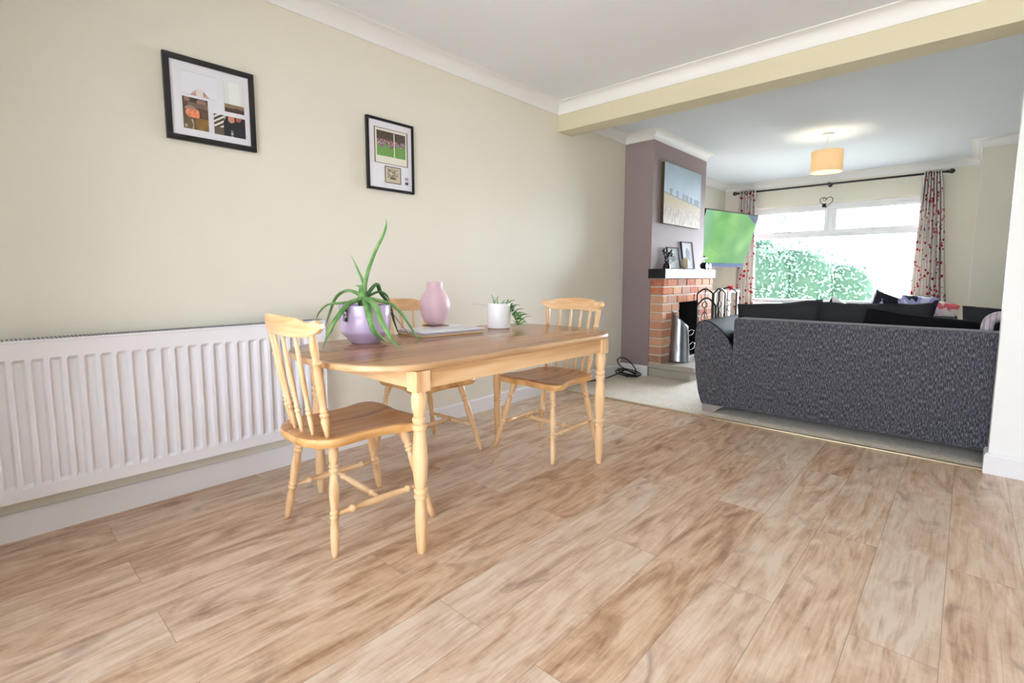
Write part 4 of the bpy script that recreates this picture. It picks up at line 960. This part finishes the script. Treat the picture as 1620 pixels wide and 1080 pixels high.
# ------------------------------------------------------------------ sofa
sf = empty('sofa', (2.35, .6, .004), 0, 'large charcoal grey fabric sofa seen from behind in the opening', 'sofa')
def P_(mb, name, m, bev=.02, seg=3): 
    o = mb.build(name, m, sf, bevel=bev, seg=seg, autosmooth=True); return o
ox, oy = -2.35, -.6
P_(MB().box(1.423 + ox, 3.40 + ox, .10 + oy, .27 + oy, .068, .703), 'back_panel', M_['sofa'], .018)
P_(MB().box(1.43 + ox, 3.40 + ox, .27 + oy, 1.02 + oy, .08, .36), 'seat_base', M_['sofa'], .02)
arm = [(1.213, .062), (1.185, .15), (1.163, .28), (1.152, .42), (1.150, .55), (1.158, .62), (1.178, .655), (1.21, .668), (1.25, .662), (1.295, .64), (1.34, .60), (1.38, .555), (1.41, .505), (1.4215, .46), (1.4215, .062)]
def arm_at(name, sgn=0):
    mb = MB(); mb.prism([(x + ox, z) for x, z in arm][::-1], .112 + oy, 1.05 + oy, 'y'); return P_(mb, name, M_['sofa'], .008, 2)
arm_at('arm')
top = arm[4:14]; inner = [(x, z) for x, z in top]; outer = []
for i, (x, z) in enumerate(top):
    a = top[max(0, i - 1)]; b = top[min(len(top) - 1, i + 1)]; d = Vector((b[0] - a[0], b[1] - a[1])).normalized(); outer.append((x - d.y * .008, z + d.x * .008))
mb = MB(); mb.prism([(x + ox, z) for x, z in inner[1:] + outer[1:][::-1]], .122 + oy, 1.052 + oy, 'y'); mb.build('arm_top', M_['leather'], sf, autosmooth=True)
MB().box(3.40 + ox, 3.60 + ox, .112 + oy, 1.05 + oy, .062, .62).build('arm', M_['sofa'], sf, bevel=.04, seg=3, autosmooth=True)
def foot(x, y):
    mb = MB(); mb.prism([(x - .0, 0), (x + .085, 0), (x + .105, .025), (x + .15, .055), (x + .15, .066), (x - .005, .066)], y, y + .06, 'y'); mb.build('foot', mat('grey_foot', C(150, 140, 132), .5), sf)
foot(1.215 + ox, .14 + oy); foot(1.215 + ox, .95 + oy); foot(3.40 + ox, .14 + oy); foot(3.40 + ox, .95 + oy)
def cushion_mesh(w, d, h, p=3.0, wr=.008, seed=0, n=22):
    """soft cushion: w (x), d (thickness, y), h (z)"""
    mb = MB(); rows = []
    for s in (1, -1):
        for j in range(n + 1):
            for i in range(n + 1):
                u = -1 + 2 * i / n; v = -1 + 2 * j / n; t = ((1 - abs(u) ** p) * (1 - abs(v) ** p)) ** .45
                pin = 1 - .05 * (1 - abs(v) ** 2) * abs(u) ** 3; pinv = 1 - .05 * (1 - abs(u) ** 2) * abs(v) ** 3
                w_ = wr * noise.noise(Vector((u * 2.2, v * 2.2, seed + s)))
                mb.v.append((u * w / 2 * pin, s * (d / 2 * t + w_ * t), v * h / 2 * pinv + w_))
    k = (n + 1) ** 2
    for s in (0, 1):
        for j in range(n):
            for i in range(n):
                a = s * k + j * (n + 1) + i; f = (a, a + 1, a + n + 2, a + n + 1); mb.f.append(f if s else f[::-1]); mb.c.append((1, 1, 1)); mb.mi.append(0)
    me = mb.mesh(fix=False); bm = bmesh.new(); bm.from_mesh(me); bmesh.ops.remove_doubles(bm, verts=bm.verts, dist=.0015); bmesh.ops.recalc_face_normals(bm, faces=bm.faces); bm.to_mesh(me); bm.free()
    return me
def cushion(name, w, d, h, loc, rot, m, label, group=None, seed=0, parent=None, wr=.008):
    o = link(name, cushion_mesh(w, d, h, seed=seed, wr=wr), m, parent, True, loc); o.rotation_euler = rot
    if label: tag(o, label, 'cushion', group)
    return o
G = 'loose back cushions of the grey sofa'
cushion('back_cushion', .56, .19, .44, (1.63, .40, .60), (R(-12), R(-5.5), 0), M_['sofa_dark'], 'grey fabric back cushion showing above the left end of the sofa back', G, 1)
cushion('back_cushion', .62, .19, .46, (2.16, .42, .605), (R(-12), R(-1.5), 0), M_['sofa_dark'], 'grey fabric back cushion in the middle of the sofa back, behind the black one', G, 2)
cushion('back_cushion', .50, .17, .40, (2.84, .40, .625), (R(-10), R(1), 0), M_['sofa_dark'], 'grey fabric back cushion at the right end, behind the rolled blanket', G, 3)
mb = MB(); mb.prism([(-.29, -.16), (-.245, .112), (-.06, .078), (.27, .052), (.30, -.16)], -.03, .03, 'y'); o = mb.build('throw_cushion', M_['dark_cloth'], None, bevel=.018, seg=3, autosmooth=True); o.location = (2.40, .305, .695); tag(o, 'flat black cushion sloping down to the right above the sofa back', 'cushion')
for i in range(2):
    x = 1.92 + i * .97
    o = cushion('seat_cushion', .95, .62, .17, (x, .70, .44), (0, 0, 0), M_['sofa'], None, seed=7 + i, parent=None); o.parent = sf; o.location = (x + ox, .70 + oy, .44)
# rolled blanket
mb = MB()
for k in range(5):
    r = .052 - k * .009
    mb.tube(cr([(-.01 - .0 * k, .02 * k - .05, -.02), (0, .02 * k - .05, .02 + r * .4), (.05, .02 * k - .05, .05 + r * .3), (.13, .02 * k - .05, .04), (.2, .02 * k - .05, .02)], 5), .026, 8)
m = mat('striped_fleece', rough=.9, sheen=.4); wv = N(m, 'ShaderNodeTexWave'); wv.inputs['Scale'].default_value = 13; wv.inputs['Distortion'].default_value = 2.5; L(m, coords(m), wv.inputs['Vector'])
L(m, ramp(m, wv.outputs[0], [(.3, C(150, 136, 144)), (.55, C(210, 200, 206)), (.8, C(176, 160, 168))]), bsdf(m).inputs['Base Color'])
o = mb.build('blanket', m, None, smooth=True); o.location = (2.71, .27, .722); tag(o, 'bundled pale striped blanket over the right end of the sofa back', 'blanket')

# ------------------------------------------------------------------ second sofa by the window
s2 = empty('sofa', (2.05, 3.15, .004), 0, 'black leather sofa standing by the window, behind the grey sofa', 'sofa')
MB().box(-.85, .50, -.40, .40, .06, .42).build('seat_base', M_['leather'], s2, bevel=.03, seg=3, autosmooth=True)
MB().box(-.85, .50, .16, .40, .42, .60).build('back_panel', M_['leather'], s2, bevel=.05, seg=3, autosmooth=True)
MB().box(.28, .50, -.42, .40, .42, .585).build('arm', M_['leather'], s2, bevel=.05, seg=3, autosmooth=True)
for x in (-.8, .42):
    for y in (-.36, .32): MB().box(x, x + .05, y, y + .05, 0, .06).build('foot', M_['iron'], s2)
def patt(name, c1, c2, c3, sc, dist):
    m = mat(name, rough=.7, spec=.3); w_ = N(m, 'ShaderNodeTexNoise'); w_.inputs['Scale'].default_value = sc; w_.inputs['Distortion'].default_value = dist; L(m, coords(m), w_.inputs['Vector'])
    L(m, ramp(m, w_.outputs[0], [(.0, c1), (.42, c2), (.52, c3)], 'CONSTANT'), bsdf(m).inputs['Base Color']); return m
cushion('throw_cushion', .40, .16, .40, (1.99, 3.22, .60), (R(-14), R(22), R(10)), patt('navy_pattern', C(20, 20, 34), C(26, 26, 44), C(150, 156, 190), 5, 1.5), 'dark navy patterned cushion leaning on its corner by the window', seed=11)
cushion('throw_cushion', .34, .15, .34, (2.22, 3.16, .63), (R(-16), R(6), R(-20)), patt('lilac_pattern', C(36, 32, 56), C(150, 150, 196), C(196, 200, 226), 3.5, .5), 'shiny lilac and navy satin cushion in the middle of the window pile', seed=12)
cushion('throw_cushion', .34, .14, .30, (2.37, 3.34, .60), (R(-14), R(14), R(-12)), patt('red_floral', C(206, 92, 96), C(232, 214, 210), C(238, 230, 224), 4, 2), 'cream cushion with red pattern at the right of the window pile', seed=13)
cushion('throw_cushion', .34, .10, .34, (1.52, 3.28, .54), (R(-10), R(32), R(10)), patt('black_white', C(20, 20, 24), C(222, 222, 224), C(236, 236, 236), 3, .3), 'black and white cushion with only its corner showing against the window', seed=14)

# red bowl on the alcove side table
st_ = empty('side_table', (.03, 3.95, .004), 0, 'small white side table in the alcove beneath the television', 'table')
MB().box(-.12, .12, -.2, .2, .76, .785).build('tabletop', M_['wht'], st_, bevel=.004)
for sx in (-1, 1):
    for sy in (-1, 1): MB().box(sx * .10 - .012, sx * .10 + .012, sy * .17 - .015, sy * .17 + .015, 0, .76).build('leg', M_['wht'], st_)
bw = lathe_z('bowl', [(0, .02), (.004, .022), (.012, .014), (.03, .03), (.055, .043), (.07, .046), (.068, .042), (.04, .026), (.03, .001)], mat('red_glass', C(196, 24, 40), .25)); bw.location = (.10, 3.90, .789); tag(bw, 'small red bowl on the white side table by the left curtain', 'bowl')
